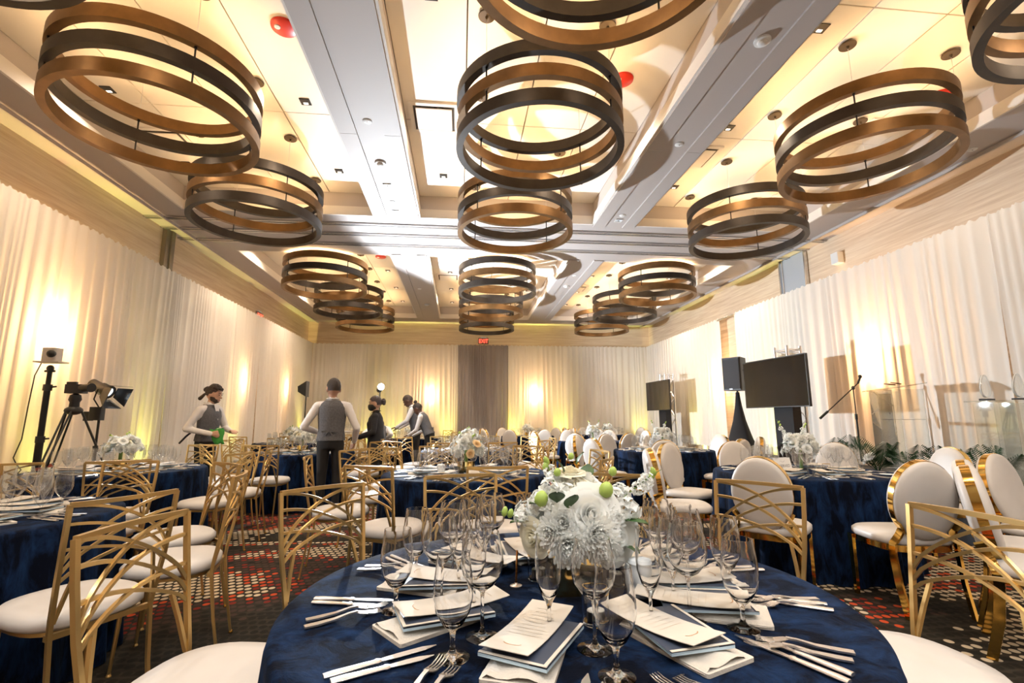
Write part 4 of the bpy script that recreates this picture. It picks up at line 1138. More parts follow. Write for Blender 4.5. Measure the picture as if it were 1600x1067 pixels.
# loudspeaker on a stand covered with a black stretch scrim
t = thing('speaker_stand', 'speaker stand wrapped in a flared black stretch cover', 'stand', (5.52, 9.25, SZ))
obj('scrim', MB().loft([((0, 0, 0), .42, .42, 1.2), ((0, 0, .02), .42, .42, 1.2), ((0, 0, .35), .25, .25, 1.3), ((0, 0, .7), .13, .13, 1.5), ((0, 0, 1.0), .065, .065, 1.8), ((0, 0, 1.2), .04, .04, 2), ((0, 0, 1.26), .035, .035, 2)], 24), M_BLACKCLOTH, t, 60)
obj('pole', MB().tube([(0, 0, 0), (0, 0, 1.30)], .018, 10), M_BLACKMETAL, t)
t = thing('loudspeaker', 'black loudspeaker on the covered stand before the bare wood wall', 'speaker', (5.52, 9.25, SZ + 1.285), math.radians(-58))
front = [(-.17, -.19), (.17, -.19), (.19, -.17), (.13, .17), (-.13, .17), (-.19, -.17)]
vs = [(x, y, z) for z in (0, .66) for x, y in front]; n = 6
obj('cabinet', MB().add(vs, [(i, (i + 1) % n, n + (i + 1) % n, n + i) for i in range(n)] + [tuple(range(n - 1, -1, -1)), tuple(range(n, 2 * n))]), M_BLACK, t, 0)
obj('grille', MB().box((0, -.195, .33), (.33, .012, .60)), pmat('speaker_mesh', (.05, .055, .065), .4, .4, bump=(300.0, .5)), t, 0)
obj('badge', MB().box((-.02, -.203, .03), (.05, .004, .016)), M_TRUSS, t, 0)
obj('handle', MB().tube([(.165, -.06, .40), (.195, -.04, .40), (.185, .02, .40), (.15, .06, .40)], .012, 8), M_BLACK, t)

# microphone on a boom stand
t = thing('microphone_stand', 'black microphone on a tripod boom stand beside the clear lectern', 'stand', (5.76, 6.62, SZ))
obj('pole', MB().tube([(0, 0, .12), (0, 0, .75)], .013, 10).tube([(0, 0, .75), (0, 0, 1.17)], .008, 10).tube([(0, 0, .72), (0, 0, .80)], .018, 12), M_BLACKMETAL, t)
for k in range(3):
    a = 2 * PI * k / 3 + .4; obj('leg', MB().tube([(0, 0, .16), (.3 * math.cos(a), .3 * math.sin(a), .012)], .009, 8), M_BLACKMETAL, t)
# the boom leans down to the left of the picture
obj('boom', MB().tube([(-.42, .12, .78), (0, 0, 1.18), (.07, -.02, 1.25)], .008, 8).tube([(-.47, .135, .735), (-.36, .10, .84)], .018, 10), M_BLACKMETAL, t)
obj('clutch', MB().ell((0, 0, 1.18), (.024, .024, .03), 10, 8), M_BLACK, t)
obj('microphone', MB().capsule((.07, -.02, 1.25), .014, (.10, -.03, 1.32), .016, 10, 4).ell((.105, -.032, 1.345), (.026, .026, .03), 12, 8), M_BLACK, t)

# clear acrylic lectern
t = thing('acrylic_lectern', 'clear acrylic lectern in front of the brightest sconce glow', 'lectern', (5.85, 6.05, SZ), math.radians(72))
obj('reading_top', MB().box((0, 0, 1.15), (.68, .46, .014), (-.16, 0, 0)), M_ACRYLIC, t, 0)
obj('front_panel', MB().box((0, .16, .56), (.58, .012, 1.10)), M_ACRYLIC, t, 0)
for s in (-1, 1): obj('side_panel', MB().box((s * .285, -.02, .56), (.012, .36, 1.10)), M_ACRYLIC, t, 0)
obj('shelf', MB().box((0, -.02, .72), (.56, .34, .010)), M_ACRYLIC, t, 0)
obj('base', MB().box((0, -.02, .008), (.66, .48, .014)), M_ACRYLIC, t, 0)
for s in (-1, 1): obj('bolt', MB().ell((s * .2, .168, .80), (.010, .006, .010), 8, 6), M_BLACKMETAL, t)
for k in range(2):
    o = tag(obj('folded_note', MB().rbox((0, 0, 0), (.11, .08, .018), .008, rot=(.2, .05, .3 * k)), pmat('brown_leather', (.22, .12, .06), .6)), 'small brown %s lying on the clear lectern top' % ('case' if k else 'wallet'), 'case'); o.location = (5.84 - .10 * k, 6.02 - .20 * k + .06, SZ + 1.195)

# glass awards on a clear pedestal table
t = thing('acrylic_pedestal', 'clear acrylic pedestal table carrying the glass awards at the right edge', 'table', (5.55, 4.45, SZ), .25)
obj('top', MB().rbox((0, 0, .905), (.62, .42, .014), .03), M_ACRYLIC, t)
for s in (-1, 1): obj('side_panel', MB().box((s * .22, 0, .45), (.012, .34, .89)), M_ACRYLIC, t, 0)
obj('brace', MB().box((0, 0, .45), (.43, .010, .88)), M_ACRYLIC, t, 0)
def award(x, y, rz, label):
    t = thing('glass_award', label, 'award', (x, y, SZ + .913), rz, 'glass flame awards')
    obj('plinth', MB().box((0, 0, .012), (.15, .07, .024)), M_BLACK, t, 0)
    out = []; n = 24
    for k in range(n):
        a = 2 * PI * k / n; r = .095; x = r * math.sin(a); z = .13 - r * math.cos(a)
        if 0 < k < n: z += .05 * max(0, math.cos(a - PI)) ** 3
        out.append((x, z))
    vs = [(x, -.012, z) for x, z in out] + [(x, .012, z) for x, z in out]
    obj('flame', MB().add(vs, [(i, (i + 1) % n, n + (i + 1) % n, n + i) for i in range(n)] + [tuple(range(n)), tuple(range(2 * n - 1, n - 1, -1))]), M_ACRYLIC, t, 30)
    obj('edge_highlight', MB().tube([(x, 0, z) for x, z in out[2:-1]], .0042, 6), pmat('painted_highlight', (.85, .87, .88), .15), t)  # pale tube painting in the bright glint along the glass outline
award(5.46, 4.55, .3, 'flame-shaped glass award on the clear pedestal, left one'); award(5.66, 4.40, .25, 'flame-shaped glass award on the clear pedestal, right one')

# palm fronds along the stage edge
def palm(loc, seed, label, n=7, sz=.42):
    rnd = random.Random(seed); t = thing('palm_arrangement', label, 'plant', loc, 0, 'palm arrangements on the stage edge')
    obj('pot', MB().lathe([(.06, 0), (.075, .01), (.085, .10), (.078, .10), (.07, .02), (.002, .02)], 16), M_BLACK, t)
    for k in range(n):
        a = 2 * PI * k / n + rnd.uniform(-.3, .3); tilt = rnd.uniform(.15, .8); L = sz * rnd.uniform(.8, 1.1)
        M = Matrix.Translation((0, 0, .08)) @ Matrix.Rotation(a, 4, 'Z') @ Matrix.Rotation(tilt, 4, 'Y')
        mb = MB().tube([M @ Vector((.10 * L * (j / 6) ** 2, 0, L * j / 6)) for j in range(7)], [.005, .005, .004, .004, .003, .002, .001], 6)
        for j in range(3, 21):
            u = j / 20; base = Vector((.10 * L * u * u, 0, L * u)); ll = L * .48 * math.sin(PI * (.25 + .68 * u))
            for s in (-1, 1):
                tip = base + Vector((.06 * L, s * ll * .88, ll * .50)); w_ = Vector((0, 0, .0065))
                mid = base.lerp(tip, .5) + Vector((-.015, 0, .01))
                mb.add([M @ base, M @ (mid - w_), M @ tip, M @ (mid + w_)], [(0, 1, 2, 3)])
        obj('frond', mb, M_PALM, t, 180)
    for k in range(3):
        a = rnd.uniform(0, 6.28); flower(t, 'rose' if k else 'mum', (.12 * math.cos(a), .12 * math.sin(a) , .20 + .04 * k), (math.cos(a), math.sin(a), 1), .9)
palm((5.10, 6.20, SZ), 1, 'palm frond arrangement on the stage edge below the microphone'); palm((5.10, 5.62, SZ), 2, 'palm frond arrangement on the stage edge with white blossoms, second from the microphone', 8, .46); palm((5.10, 4.98, SZ), 3, 'palm frond arrangement on the stage edge before the glass awards'); palm((5.10, 4.38, SZ), 4, 'palm frond arrangement on the stage edge nearest the right edge of the picture')

# ------------------------------------------------------------------ camera gear by the left drapes
t = thing('camera_pole', 'tall black pole with a small conference camera and hanging cable by the left drapes', 'camera stand', (-4.60, 5.97, 0))
obj('pole', MB().tube([(0, 0, .02), (0, 0, 1.05)], .036, 14).tube([(0, 0, 1.05), (0, 0, 1.60)], .030, 14).tube([(0, 0, 1.60), (0, 0, 1.80)], .024, 12), M_BLACKMETAL, t)
for z in (1.05, 1.62): obj('collar', MB().tube([(0, 0, z - .04), (0, 0, z + .03)], .042, 12).tube([(.04, 0, z), (.10, -.02, z + .005)], .010, 8), M_BLACK, t)
obj('ball_head', MB().ell((0, 0, 1.83), (.035, .035, .04), 10, 8).tube([(-.05, 0, 1.80), (.05, 0, 1.80)], .013, 8), M_BLACK, t)
obj('base', MB().lathe([(.22, 0), (.22, .012), (.05, .02), (.04, .05)], 24), M_BLACKMETAL, t)
obj('shelf', MB().box((0, 0, 1.90), (.26, .16, .016)), pmat('grey_white_plastic', (.5, .46, .42), .5), t, 0)
ch = obj('camera_head', MB().rbox((.0, 0, 1.985), (.15, .13, .15), .03), MATS['grey_white_plastic'], t)
obj('lens', MB().capsule((.03, -.05, 1.99), .045, (.05, -.085, 1.99), .04, 14, 4), M_BLACK, ch)
obj('cable', MB().tube([(-.10, 0, 1.89), (-.15, .0, 1.75), (-.17, 0, 1.4), (-.20, .02, 1.05), (-.24, .0, .85), (-.20, 0, .78), (-.16, .02, .72), (-.22, 0, .62), (-.22, 0, .2), (-.1, 0, .02)], .006, 6), M_BLACK, t)

t = thing('video_tripod', 'tripod with a black video camera between the camera pole and the lamp', 'camera stand', (-4.30, 5.97, 0))
obj('head', MB().lathe([(.03, 1.36), (.05, 1.37), (.045, 1.45), (.06, 1.48), (.05, 1.53), (.02, 1.55)], 14).ell((0, 0, 1.36), (.085, .085, .05), 12, 8), M_BLACK, t)
for k in range(3):
    a = 2 * PI * k / 3 + PI / 6; ca, sa = math.cos(a), math.sin(a); nx, ny = -sa * .028, ca * .028
    lg = obj('leg', MB().tube([(ca * .07 + nx, sa * .07 + ny, 1.35), (ca * .38 + nx * .8, sa * .38 + ny * .8, .62)], .010, 8).tube([(ca * .07 - nx, sa * .07 - ny, 1.35), (ca * .38 - nx * .8, sa * .38 - ny * .8, .62)], .010, 8).tube([(ca * .36, sa * .36, .68), (ca * .54, sa * .54, .03)], .012, 8), M_BLACKMETAL, t)
    obj('clamp', MB().box((ca * .34, sa * .34, .75), (.05, .05, .04), (0, 0, a)), pmat('red_clamp', (.35, .05, .02), .4), lg, 0)
    obj('spreader', MB().tube([(0, 0, .50), (ca * .40, sa * .40, .56)], .009, 6), M_BLACKMETAL, t)
obj('centre', MB().box((0, 0, .50), (.06, .06, .09)), M_BLACK, t, 0)
cmr = obj('camera_body', MB().rbox((.0, 0, 1.60), (.19, .11, .10), .02).box((-.05, 0, 1.665), (.10, .03, .03)), M_BLACK, t)
obj('lens', MB().tube([(.07, -.02, 1.61), (.20, -.07, 1.61)], [.042, .046], 16).tube([(.19, -.066, 1.61), (.205, -.072, 1.61)], .05, 16), M_BLACKMETAL, cmr)

t = thing('video_light', 'black video light with barn doors on a stand by the left drapes', 'lamp', (-4.33, 6.42, 0))
obj('stand', MB().tube([(0, 0, .1), (0, 0, .9)], .020, 10).tube([(0, 0, .9), (0, 0, 1.38)], .014, 10).tube([(0, 0, .88), (0, 0, .95)], .028, 10), M_BLACKMETAL, t)
for k in range(3):
    a = 2 * PI * k / 3; obj('leg', MB().tube([(0, 0, .75), (.42 * math.cos(a), .42 * math.sin(a), .02)], .011, 8), M_BLACKMETAL, t)
obj('power_box', MB().rbox((-.03, 0, 1.33), (.13, .09, .16), .012).rbox((-.12, 0, 1.30), (.08, .07, .11), .01), M_BLACK, t)
Lm = Matrix.Translation((.02, -.02, 1.62)) @ Matrix.Rotation(math.radians(-12), 4, 'Z') @ Matrix.Rotation(math.radians(115), 4, 'Y')
hd = obj('lamp_head', MB().lathe([(.05, -.18), (.06, -.175), (.06, -.05), (.075, -.03), (.075, .06), (.085, .065), (.085, .09), (.06, .085), (.05, .06)], 18).xf(Lm), M_BLACK, t)
obj('lens', MB().lathe([(.06, .072), (.05, .080), (.001, .083)], 18).xf(Lm), emat('lamp_lens', (.85, .92, 1), 4), hd)
for k in range(4):
    M2 = Lm @ Matrix.Rotation(k * PI / 2, 4, 'Z') @ Matrix.Translation((.088, 0, .085)) @ Matrix.Rotation(.35, 4, 'Y')
    vs = [M2 @ Vector(p) for p in ((0, -.06, 0), (0, .06, 0), (0, .12, .16), (0, -.12, .16), (.003, -.06, 0), (.003, .06, 0), (.003, .12, .16), (.003, -.12, .16))]
    obj('barn_door', MB().add(vs, [(0, 1, 2, 3), (7, 6, 5, 4), (0, 4, 5, 1), (1, 5, 6, 2), (2, 6, 7, 3), (3, 7, 4, 0)]), M_BLACK, hd, 0)
obj('yoke', MB().tube([(0, 0, 1.38), (-.01, .09, 1.50), (.02, .09, 1.62)], .008, 6).tube([(0, 0, 1.38), (-.01, -.11, 1.50), (.02, -.11, 1.62)], .008, 6), M_BLACKMETAL, t)
p = Lm @ Vector((0, 0, .12)); lp = Vector((-4.33, 6.42, 0)) + p
lamp('video_light_beam', 'SPOT', lp, SIDE_POWER, (.86, .93, 1.0), lp + (Lm.to_3x3() @ Vector((0, 0, 1))), spot_size=math.radians(95), spot_blend=.5, shadow_soft_size=.05)

# bright cool light on a stand at the back, and a black flag on its own stand
KX, KY, KZ = -1.66, 10.35, 1.88
t = thing('panel_light', 'blazing cool white light on a thin stand at the back of the room', 'lamp', (KX, KY, 0))
obj('stand', MB().tube([(0, 0, .1), (0, 0, KZ - .05)], .011, 8), M_BLACKMETAL, t)
for k in range(3):
    a = 2 * PI * k / 3 + .5; obj('leg', MB().tube([(0, 0, .55), (.35 * math.cos(a), .35 * math.sin(a), .02)], .009, 8), M_BLACKMETAL, t)
obj('lamp_head', MB().lathe([(.05, -.09), (.055, -.085), (.055, .06), (.048, .06), (.001, .05)], 16).xf(Matrix.Translation((0, 0, KZ)) @ Matrix.Rotation(math.radians(70), 4, Vector((1, .45, 0)))), M_BLACK, t)
obj('lens', MB().ell((.03, -.09, KZ + .03), (.065, .065, .065), 16, 10), emat('key_lens', (.86, .93, 1.0), 160.0), t)
lamp('panel_light_beam', 'SPOT', (KX + .10, KY - .13, KZ + .05), KEY_POWER, (.84, .92, 1.0), (KX + 6.0, KY - 2.6, KZ + 2.2), spot_size=math.radians(146), spot_blend=.3, shadow_soft_size=.035)
lamp('panel_light_spill', 'POINT', (KX + .04, KY + .16, KZ + .06), KEY_POWER * .010, (.84, .92, 1.0), shadow_soft_size=.05)
t = thing('flag_light', 'black barn-door flag on a thin stand behind the person seen from the back', 'lamp', (-2.95, 9.75, 0))
obj('stand', MB().tube([(0, 0, .05), (0, 0, 1.74)], .011, 8), M_BLACKMETAL, t)
for k in range(3):
    a = 2 * PI * k / 3 + .2; obj('leg', MB().tube([(0, 0, .5), (.33 * math.cos(a), .33 * math.sin(a), .02)], .009, 8), M_BLACKMETAL, t)
vs = [(-.16, 0, 1.88), (-.16, .02, 1.78), (.02, .10, 1.68), (.02, .10, 1.98), (-.16, -.02, 1.88), (-.16, -.0, 1.78), (.02, -.10, 1.68), (.02, -.10, 1.98)]
obj('hood', MB().add(vs, [(0, 1, 2, 3), (7, 6, 5, 4), (0, 4, 5, 1), (1, 5, 6, 2), (3, 2, 6, 7), (0, 3, 7, 4)]), M_BLACK, t, 0)

# ------------------------------------------------------------------ people
SKIN_L = pmat('light_skin', (.55, .32, .22), .5); SKIN_M = pmat('tan_skin', (.36, .19, .12), .5); SKIN_D = pmat('dark_skin', (.10, .045, .028), .45)
SHIRT = pmat('white_shirt', (.74, .71, .70), .8, bump=(14.0, .5)); VEST = pmat('grey_waistcoat', (.085, .085, .095), .8, noise=(60.0, .25), bump=(18.0, .4)); TROUS = pmat('black_trousers', (.005, .005, .006), .8)
BLAZER = pmat('black_blazer', (.012, .013, .018), .8, bump=(10.0, .4)); SHOE = pmat('black_shoe', (.01, .01, .01), .3); HAIR_D = pmat('dark_brown_hair', (.025, .014, .010), .6, bump=(70.0, .8)); HAIR_G = pmat('ash_brown_hair', (.06, .045, .05), .6, bump=(70.0, .8))
GLOVE = pmat('black_glove', (.02, .016, .012), .6)
def seg_dist(P, a, b):
    a = np.array(a); b = np.array(b); d = b - a; L = float(d @ d) or 1e-9
    t = np.clip(((P - a) @ d) / L, 0, 1); return np.linalg.norm(P - (a + t[:, None] * d), axis=1), t
class Body:
    def __init__(self): self.mb = MB(); self.tags = []
    def cap(self, p0, r0, p1, r1, tg, k=1.0):
        self.mb.capsule(p0, r0, p1, r1, 12, 4); self.tags.append((tuple(p0), r0, tuple(p1), r1, tg)); return self
    def ell(self, c, r, tg, M=None):
        e = MB().ell((0, 0, 0), r, 16, 12)
        e.xf((M or Matrix()) @ Matrix.Translation(c)); self.mb.add(e.v, e.f)
        cc = tuple((M or Matrix()) @ Vector(c)); self.tags.append((cc, min(r), cc, min(r), tg)); return self
    def build(self, name, mats, parent, voxel, smooth=5):
        me = self.mb.mesh(name, 180); o = bpy.data.objects.new(name, me); C.objects.link(o)
        m = o.modifiers.new('fuse', 'REMESH'); m.mode = 'VOXEL'; m.voxel_size = voxel
        s = o.modifiers.new('blend', 'SMOOTH'); s.iterations = smooth; s.factor = .5
        dg = bpy.context.evaluated_depsgraph_get(); new = bpy.data.meshes.new_from_object(o.evaluated_get(dg)); bpy.data.objects.remove(o); bpy.data.meshes.remove(me)
        new.name = name; new.materials.clear()
        names = list(mats)
        for n in names: new.materials.append(mats[n])
        nf = len(new.polygons); ct = np.empty(nf * 3); new.polygons.foreach_get('center', ct); P = ct.reshape(-1, 3)
        best = np.full(nf, 1e9); idx = np.zeros(nf, dtype=np.int32)
        for a, r0, b, r1, tg in self.tags:
            d, t = seg_dist(P, a, b); d = d - (r0 + (r1 - r0) * t); k = d < best
            best[k] = d[k]; idx[k] = names.index(tg)
        new.polygons.foreach_set('material_index', idx); new.polygons.foreach_set('use_smooth', np.ones(nf, dtype=bool)); new.update()
        return link_mesh(name, new, None, parent)

def person(label, loc, facing, h, skin, arms, lean=0.0, head_yaw=0.0, head_pitch=0.0, outfit='vest', hair='short', voxel=.010, female=False, twist=0.0, hair_mat=None, side_lean=0.0):
    """facing: compass angle of the face in the floor plane; arms: ((elbow, wrist, hand_dir), ...) left then right, in body space"""
    t = thing('person', label, 'person', loc, facing - PI / 2)
    k = h / 1.75; S = Matrix.Scale(k, 4)
    B = Body(); top = 'jacket' if outfit == 'blazer' else 'shirt'
    w = .93 if female else 1.0
    U = Matrix.Translation((0, 0, .95)) @ Matrix.Rotation(twist, 4, 'Z') @ Matrix.Rotation(side_lean, 4, 'Y') @ Matrix.Rotation(-lean, 4, 'X') @ Matrix.Translation((0, 0, -.95))
    def V(p, M=None): return (M or Matrix()) @ Vector(p)
    # legs and shoes
    for s in (-1, 1):
        B.cap((s * .085, 0, .90), .088, (s * .092, .012, .50), .060, 'trousers'); B.cap((s * .092, .012, .50), .060, (s * .092, -.015, .09), .046, 'trousers')
        B.cap((s * .095, -.05, .042), .038, (s * .105, .13, .036), .036, 'shoes')
    # torso
    def lo(rings, M, tg):
        m_ = MB().loft(rings, 24); m_.xf(M); B.mb.add(m_.v, m_.f)
        for (c, rx, ry, *_) in rings:
            g = max(rx - ry, .001); B.tags.append((tuple(M @ Vector((c[0] - g, c[1], c[2]))), ry, tuple(M @ Vector((c[0] + g, c[1], c[2]))), ry, tg))
    hipw = 1.06 if female else 1.0
    lo([((0, 0, .84), .150 * hipw, .105), ((0, 0, .92), .168 * hipw, .118), ((0, 0, .985), .160 * hipw, .112)], Matrix(), 'trousers')
    lo([((0, 0, .985), .158, .108), ((0, .005, 1.08), .150 * w, .104), ((0, .01, 1.20), .165 * w, .115), ((0, .012, 1.30), .178 * w, .118), ((0, .0, 1.38), .175 * w, .100), ((0, -.01, 1.43), .130 * w, .075), ((0, -.01, 1.46), .07, .06)], U, top)
    if female: 
        for s in (-1, 1): B.ell((s * .075, .085, 1.27), (.068, .055, .06), top, U)
    # head and neck
    NK = U @ Matrix.Translation((0, -.005, 1.47)) @ Matrix.Rotation(head_yaw, 4, 'Z') @ Matrix.Rotation(-head_pitch, 4, 'X') @ Matrix.Translation((0, 0, .025)) @ Matrix.Scale(1.13, 4) @ Matrix.Translation((0, 0, -1.52))
    B.cap(V((0, -.012, 1.42), U), .058, V((0, .002, 1.53), NK), .052, 'skin')
    B.ell((0, -.005, 1.645), (.074, .094, .100), 'skin', NK); B.ell((0, .028, 1.580), (.056, .064, .066), 'skin', NK)
    B.cap(V((0, .085, 1.635), NK), .010, V((0, .108, 1.605), NK), .014, 'skin'); B.ell((0, .080, 1.562), (.030, .020, .014), 'skin', NK)
    for s in (-1, 1): B.ell((s * .076, -.008, 1.615), (.010, .020, .032), 'skin', NK)
    # arms and hands
    for s, arm in zip((-1, 1), arms):
        el, wr, hd = (Vector(v) for v in arm[:3])
        sh = V((s * .185 * w, -.005, 1.385), U)
        B.cap(V((s * .11, -.005, 1.40), U), .058, sh, .060, top); B.cap(sh, .060 * w, el, .047, top); B.cap(el, .047, wr, .036, top)
        hd.normalize(); palm_n = Vector(arm[3]) if len(arm) > 3 else Vector((0, 0, -1))
        palm_n = (palm_n - hd * palm_n.dot(hd)).normalized(); side = hd.cross(palm_n)
        hs = 'glove' if len(arm) > 4 and arm[4] else 'skin'
        p0 = wr + hd * .03
        for q in (-.026, 0, .026): B.cap(p0 + side * q * .7, .017, wr + hd * .085 + side * q, .016, hs)
        for i, q in enumerate((-.033, -.011, .011, .033)):
            a = wr + hd * .09 + side * q; L = (.062, .074, .070, .055)[i]
            b = a + hd * L * .55 + palm_n * .018; c = b + hd * L * .25 + palm_n * .030
            B.cap(a, .0105, b, .0100, hs); B.cap(b, .0100, c, .0085, hs)
        ts = -1 if s < 0 else 1
        for q_ in (1,):
            a = wr + hd * .045 - side * .030 * ts; b = a + hd * .035 - side * .026 * ts + palm_n * .012; c = b + hd * .028 + palm_n * .012
            B.cap(a, .014, b, .012, hs); B.cap(b, .012, c, .010, hs)
    mats = {'skin': skin, top: BLAZER if outfit == 'blazer' else SHIRT, 'trousers': TROUS, 'shoes': SHOE}
    if any(len(a) > 4 and a[4] for a in arms): mats['glove'] = GLOVE
    body = B.build('body', mats, t, voxel); body.matrix_local = S
    def child(nm, mb, mat, M, smooth=60, parent=None):
        mb.xf(S @ M); return obj(nm, mb, mat, parent or t, smooth)
    hm = hair_mat or HAIR_D
    # clothing
    if outfit == 'vest':
        v = MB().loft([((0, 0, .945), .180 * hipw, .128), ((0, 0, 1.0), .176, .124), ((0, .005, 1.08), .163 * w, .117), ((0, .01, 1.20), .174 * w, .128), ((0, .012, 1.30), .180 * w, .131), ((0, .0, 1.37), .180 * w, .122), ((0, -.008, 1.415), .158 * w, .100), ((0, -.012, 1.462), .092, .072)], 28, False)
        if female:
            for s in (-1, 1): v.ell((s * .075, .088, 1.265), (.078, .064, .070), 14, 10)
        vo = child('waistcoat', v, VEST, U, 180)
        child('shirt_front', MB().add([(-.055, .1, 1.455), (.055, .1, 1.455), (0, .147, 1.24), (-.04, .075, 1.475), (.04, .075, 1.475)], [(0, 2, 1), (3, 0, 1, 4)]), SHIRT, U, 0)
        child('back_strap', MB().box((0, -.124, 1.06), (.20, .006, .022)).box((-.03, -.128, 1.06), (.03, .008, .034)).tube([(-.02, -.129, 1.055), (-.05, -.132, 1.01)], .008, 6).tube([(.0, -.129, 1.055), (.03, -.132, 1.015)], .008, 6), VEST, U, 30, vo)
    else:
        v = MB().loft([((0, 0, .76), .215, .160), ((0, 0, .90), .210, .158), ((0, 0, 1.0), .192, .146), ((0, .005, 1.10), .178, .136), ((0, .01, 1.25), .188, .145), ((0, .0, 1.37), .172, .120), ((0, -.01, 1.43), .125, .082), ((0, -.012, 1.46), .080, .066)], 28, False)
        for s in (-1, 1): v.ell((s * .075, .088, 1.265), (.076, .060, .066), 14, 10)
        child('jacket', v, BLAZER, U, 180)
        child('blouse', MB().add([(-.055, .085, 1.45), (.055, .085, 1.45), (0, .155, 1.25), (-.03, .06, 1.49), (.03, .06, 1.49)], [(0, 2, 1), (3, 0, 1, 4)]), pmat('cream_blouse', (.75, .68, .50), .7), U, 0)
    child('collar', MB().tube([(.068 * math.cos(a), -.012 + .064 * math.sin(a), 1.468 + (.014 if math.sin(a) < 0 else 0)) for a in [2 * PI * i / 20 for i in range(21)]], 1, flat=(.034, .010), up=(0, 0, 1)), SHIRT if outfit == 'vest' else BLAZER, U, 60)
    # hair
    hb = MB()
    n1, n2 = 22, 9; vs = []; fs = []
    for j in range(n2 + 1):
        ph = PI / 2 - j / n2 * 2.05
        for i in range(n1):
            a = 2 * PI * i / n1; fr = max(0, math.sin(a))         # front of the head is +y
            lim = PI / 2 - j / n2 * (1.12 if fr > .55 else (1.45 if fr > .0 else 2.05))
            bump = 1 + (.05 * math.sin(5 * a + j) + .04 * math.sin(9 * a - 2 * j) if hair == 'curly' else 0)
            kk = {'curly': 1.08, 'short': 1.045}.get(hair, 1.06) * bump
            vs.append((.076 * kk * math.cos(lim) * math.cos(a), -.008 + .096 * kk * math.cos(lim) * math.sin(a), 1.650 + .102 * kk * math.sin(lim)))
    for j in range(n2):
        for i in range(n1): fs.append((j * n1 + i, (j + 1) * n1 + i, (j + 1) * n1 + (i + 1) % n1, j * n1 + (i + 1) % n1))
    hb.add(vs, fs)
    if hair == 'topbun': hb.ell((0, -.045, 1.775), (.040, .040, .036), 12, 9)
    if hair == 'bun':
        hb.ell((0, -.125, 1.645), (.045, .040, .050), 12, 9)
        for q in range(6): hb.ell((.03 * math.cos(q), -.13, 1.645 + .035 * math.sin(q)), (.022, .026, .022), 8, 6)
    if hair == 'curly':
        rnd = random.Random(5)
        for q in range(26):
            a = rnd.uniform(.2, 2.9); b = rnd.uniform(.6, 1.3); hb.ell((.076 * math.cos(b) * math.cos(a) * 1.05, -.005 + .097 * math.cos(b) * math.sin(a), 1.650 + .098 * math.sin(b)), (.020, .020, .017), 8, 6)
    child('hair', hb, hm, NK, 180)
    # face
    fc = MB()
    for s in (-1, 1): fc.ell((s * .030, .083, 1.640), (.011, .006, .005), 8, 6)
    child('eyes', fc, pmat('dark_eye', (.02, .015, .012), .2), NK)
    fb = MB()
    for s in (-1, 1): fb.tube([(s * .016, .092, 1.660), (s * .033, .089, 1.665), (s * .048, .078, 1.660)], .0035, 6)
    child('eyebrows', fb, hm, NK)
    if outfit != 'blazer': child('mouth', MB().tube([(-.022, .088, 1.575), (0, .097, 1.574), (.022, .088, 1.575)], .005, 6), pmat('lips', (.30, .10, .08), .5), NK)
    return t, NK, U, k, child

rad = math.radians
# waiter polishing cutlery with a green cloth, by the left drapes
P1, NK, U, k, child = person('person in grey waistcoat polishing cutlery with a green cloth by the left drapes', (-3.66, 7.60, 0), rad(-12), 1.76, SKIN_L, (((-.26, .10, 1.12), (-.06, .33, 1.08), (.35, .5, .05), (0, 0, -1)), ((.27, -.10, 1.12), (.16, .19, 1.05), (-.1, 1, .1), (-1, 0, -.2))), 0.05, rad(8), .22, hair='curly')
child('beard', MB().loft([((0, .030, 1.520), .020, .030), ((0, .034, 1.545), .050, .058), ((0, .026, 1.575), .060, .066), ((0, .006, 1.600), .070, .060)], 18, False), HAIR_D, NK, 180)
child('ponytail', MB().capsule((0, -.105, 1.68), .028, (0, -.12, 1.66), .03).capsule((0, -.115, 1.60), .016, (-.02, -.165, 1.53), .024), HAIR_D, NK, 180)
child('apron_tie', MB().tube([(.10, -.12, 1.10), (.12, -.22, 1.0), (.13, -.30, .90)], .014, 6), BLAZER, U, 60)
rows = []
rndp = random.Random(2)
for j in range(7):
    rows.append([(-.02 + .045 * (i - 3) * (1 - .05 * j) + .012 * math.sin(j * 1.3 + i), .0 + .012 * math.sin(i * 2.1 + j), -.05 * j + .02 * math.cos(i * 1.7)) for i in range(7)])
gc = tag(obj('polishing_cloth', MB().grid(rows), pmat('bright_green_cloth', (.06, .36, .07), .9), None, 180), 'bright green polishing cloth in the hands of the person by the left drapes', 'cloth')
sm = gc.modifiers.new('thick', 'SOLIDIFY'); sm.thickness = .006
gc.scale = (.75, .75, .75); gc.location = (-3.42, 7.40, 1.13); gc.rotation_euler = (.1, -.2, rad(-22) + .2)
kn = tag(bpy.data.objects.new('table_knife', KM), 'knife held by the person with the green cloth', 'knife'); C.objects.link(kn); kn.location = (-3.30, 7.38, 1.16); kn.rotation_euler = (.35, 0, rad(-60))

# man in a grey waistcoat seen from behind
P2, NK, U, k, child = person('person in grey waistcoat and white shirt standing with the back to the camera', (-1.72, 6.85, 0), rad(96), 1.80, SKIN_M, (((-.34, -.02, 1.12), (-.20, .22, 1.05), (.4, 1, 0), (0, 0, -1)), ((.32, -.01, 1.10), (.28, .16, .93), (-.1, .7, -.6), (-1, 0, 0))), .02, rad(22), 0, voxel=.009)

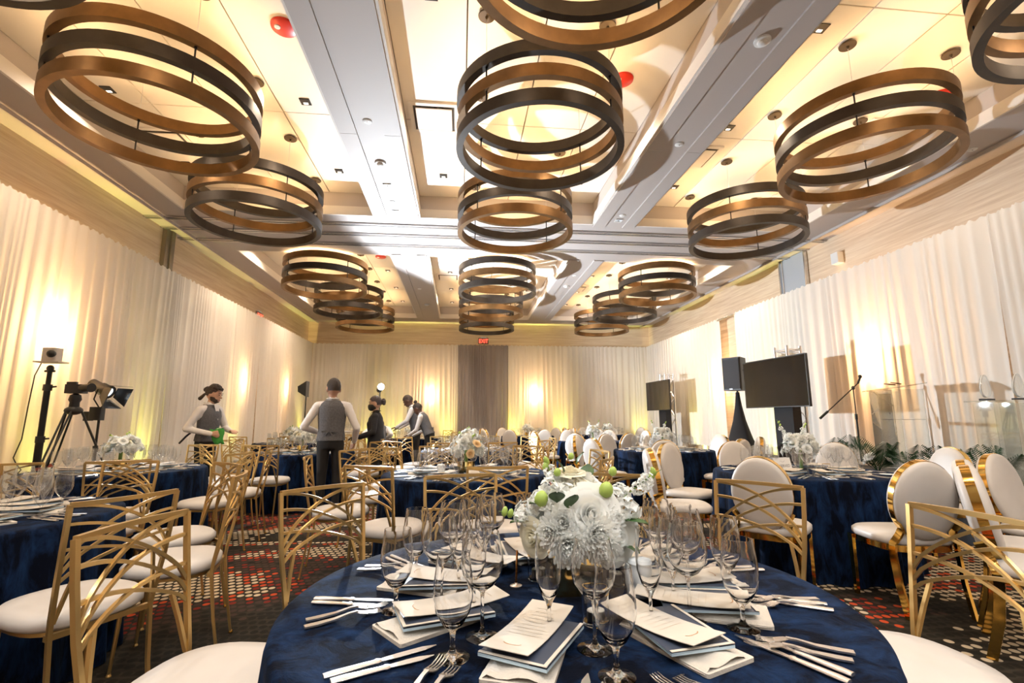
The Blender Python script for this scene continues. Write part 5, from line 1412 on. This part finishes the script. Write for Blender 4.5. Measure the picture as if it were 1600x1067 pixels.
# woman in a black blazer with a mask
P3, NK, U, k, child = person('person in black blazer and black face mask facing left with hands held forward', (-1.36, 8.30, 0), rad(184), 1.63, SKIN_L, (((-.24, .03, 1.13), (-.10, .32, 1.03), (.2, 1, 0), (0, 0, -1), True), ((.25, .02, 1.12), (.12, .30, 1.02), (-.1, 1, 0), (0, 0, -1), True)), .06, 0, .05, 'blazer', 'bun', female=True, hair_mat=HAIR_G)
child('face_mask', MB().loft([((0, .034, 1.522), .030, .048), ((0, .040, 1.545), .056, .070), ((0, .040, 1.585), .066, .078), ((0, .036, 1.615), .064, .076), ((0, .034, 1.622), .050, .070)], 20, False), M_BLACK, NK, 180)
tr = thing('glass_tray', 'small tray of upturned glasses in the gloved hands of the person in the blazer', 'tray', (-1.80, 8.28, 1.045))
obj('tray', MB().lathe([(.15, 0), (.16, .004), (.165, .016), (.160, .016), (.152, .006), (.002, .005)], 24), M_STEEL, tr)
for q in range(5):
    o = bpy.data.objects.new('goblet', GM['water_goblet_far']); C.objects.link(o); tag(o, 'small goblet on the tray of the person in the blazer', 'glass', 'goblets on the tray')
    o.location = (-1.80 + .08 * math.cos(q * 1.26), 8.28 + .08 * math.sin(q * 1.26), 1.052); o.scale = (.75, .75, .6)

# person mostly hidden behind her
P4, NK, U, k, child = person('person in grey waistcoat mostly hidden behind the person in the black blazer', (-1.46, 9.0, 0), rad(95), 1.55, SKIN_M, (((-.27, .02, 1.12), (-.15, .25, 1.02), (.2, 1, 0), (0, 0, -1)), ((.27, .02, 1.10), (.15, .25, 1.0), (-.2, 1, 0), (0, 0, -1))), .95, 0, .4, voxel=.012)

# two waiters bending over a table at the back
P5, NK, U, k, child = person('person in white shirt standing behind another and looking down at the back table', (-1.02, 11.80, 0), rad(176), 1.86, SKIN_D, (((-.22, .18, 1.14), (-.10, .42, 1.00), (.1, 1, -.2), (0, 0, -1)), ((.24, .16, 1.13), (.13, .40, .98), (-.1, 1, -.2), (0, 0, -1))), .22, 0, .45, voxel=.012)
P6, NK, U, k, child = person('person in grey waistcoat bending forward and reaching over the back table', (-.68, 11.20, 0), rad(165), 1.68, SKIN_D, (((-.20, .25, 1.05), (-.06, .48, .93), (.1, 1, -.2), (0, 0, -1)), ((.26, .22, 1.04), (.12, .45, .92), (-.1, 1, -.2), (0, 0, -1))), .42, 0, .25, hair='topbun', female=True, voxel=.012)
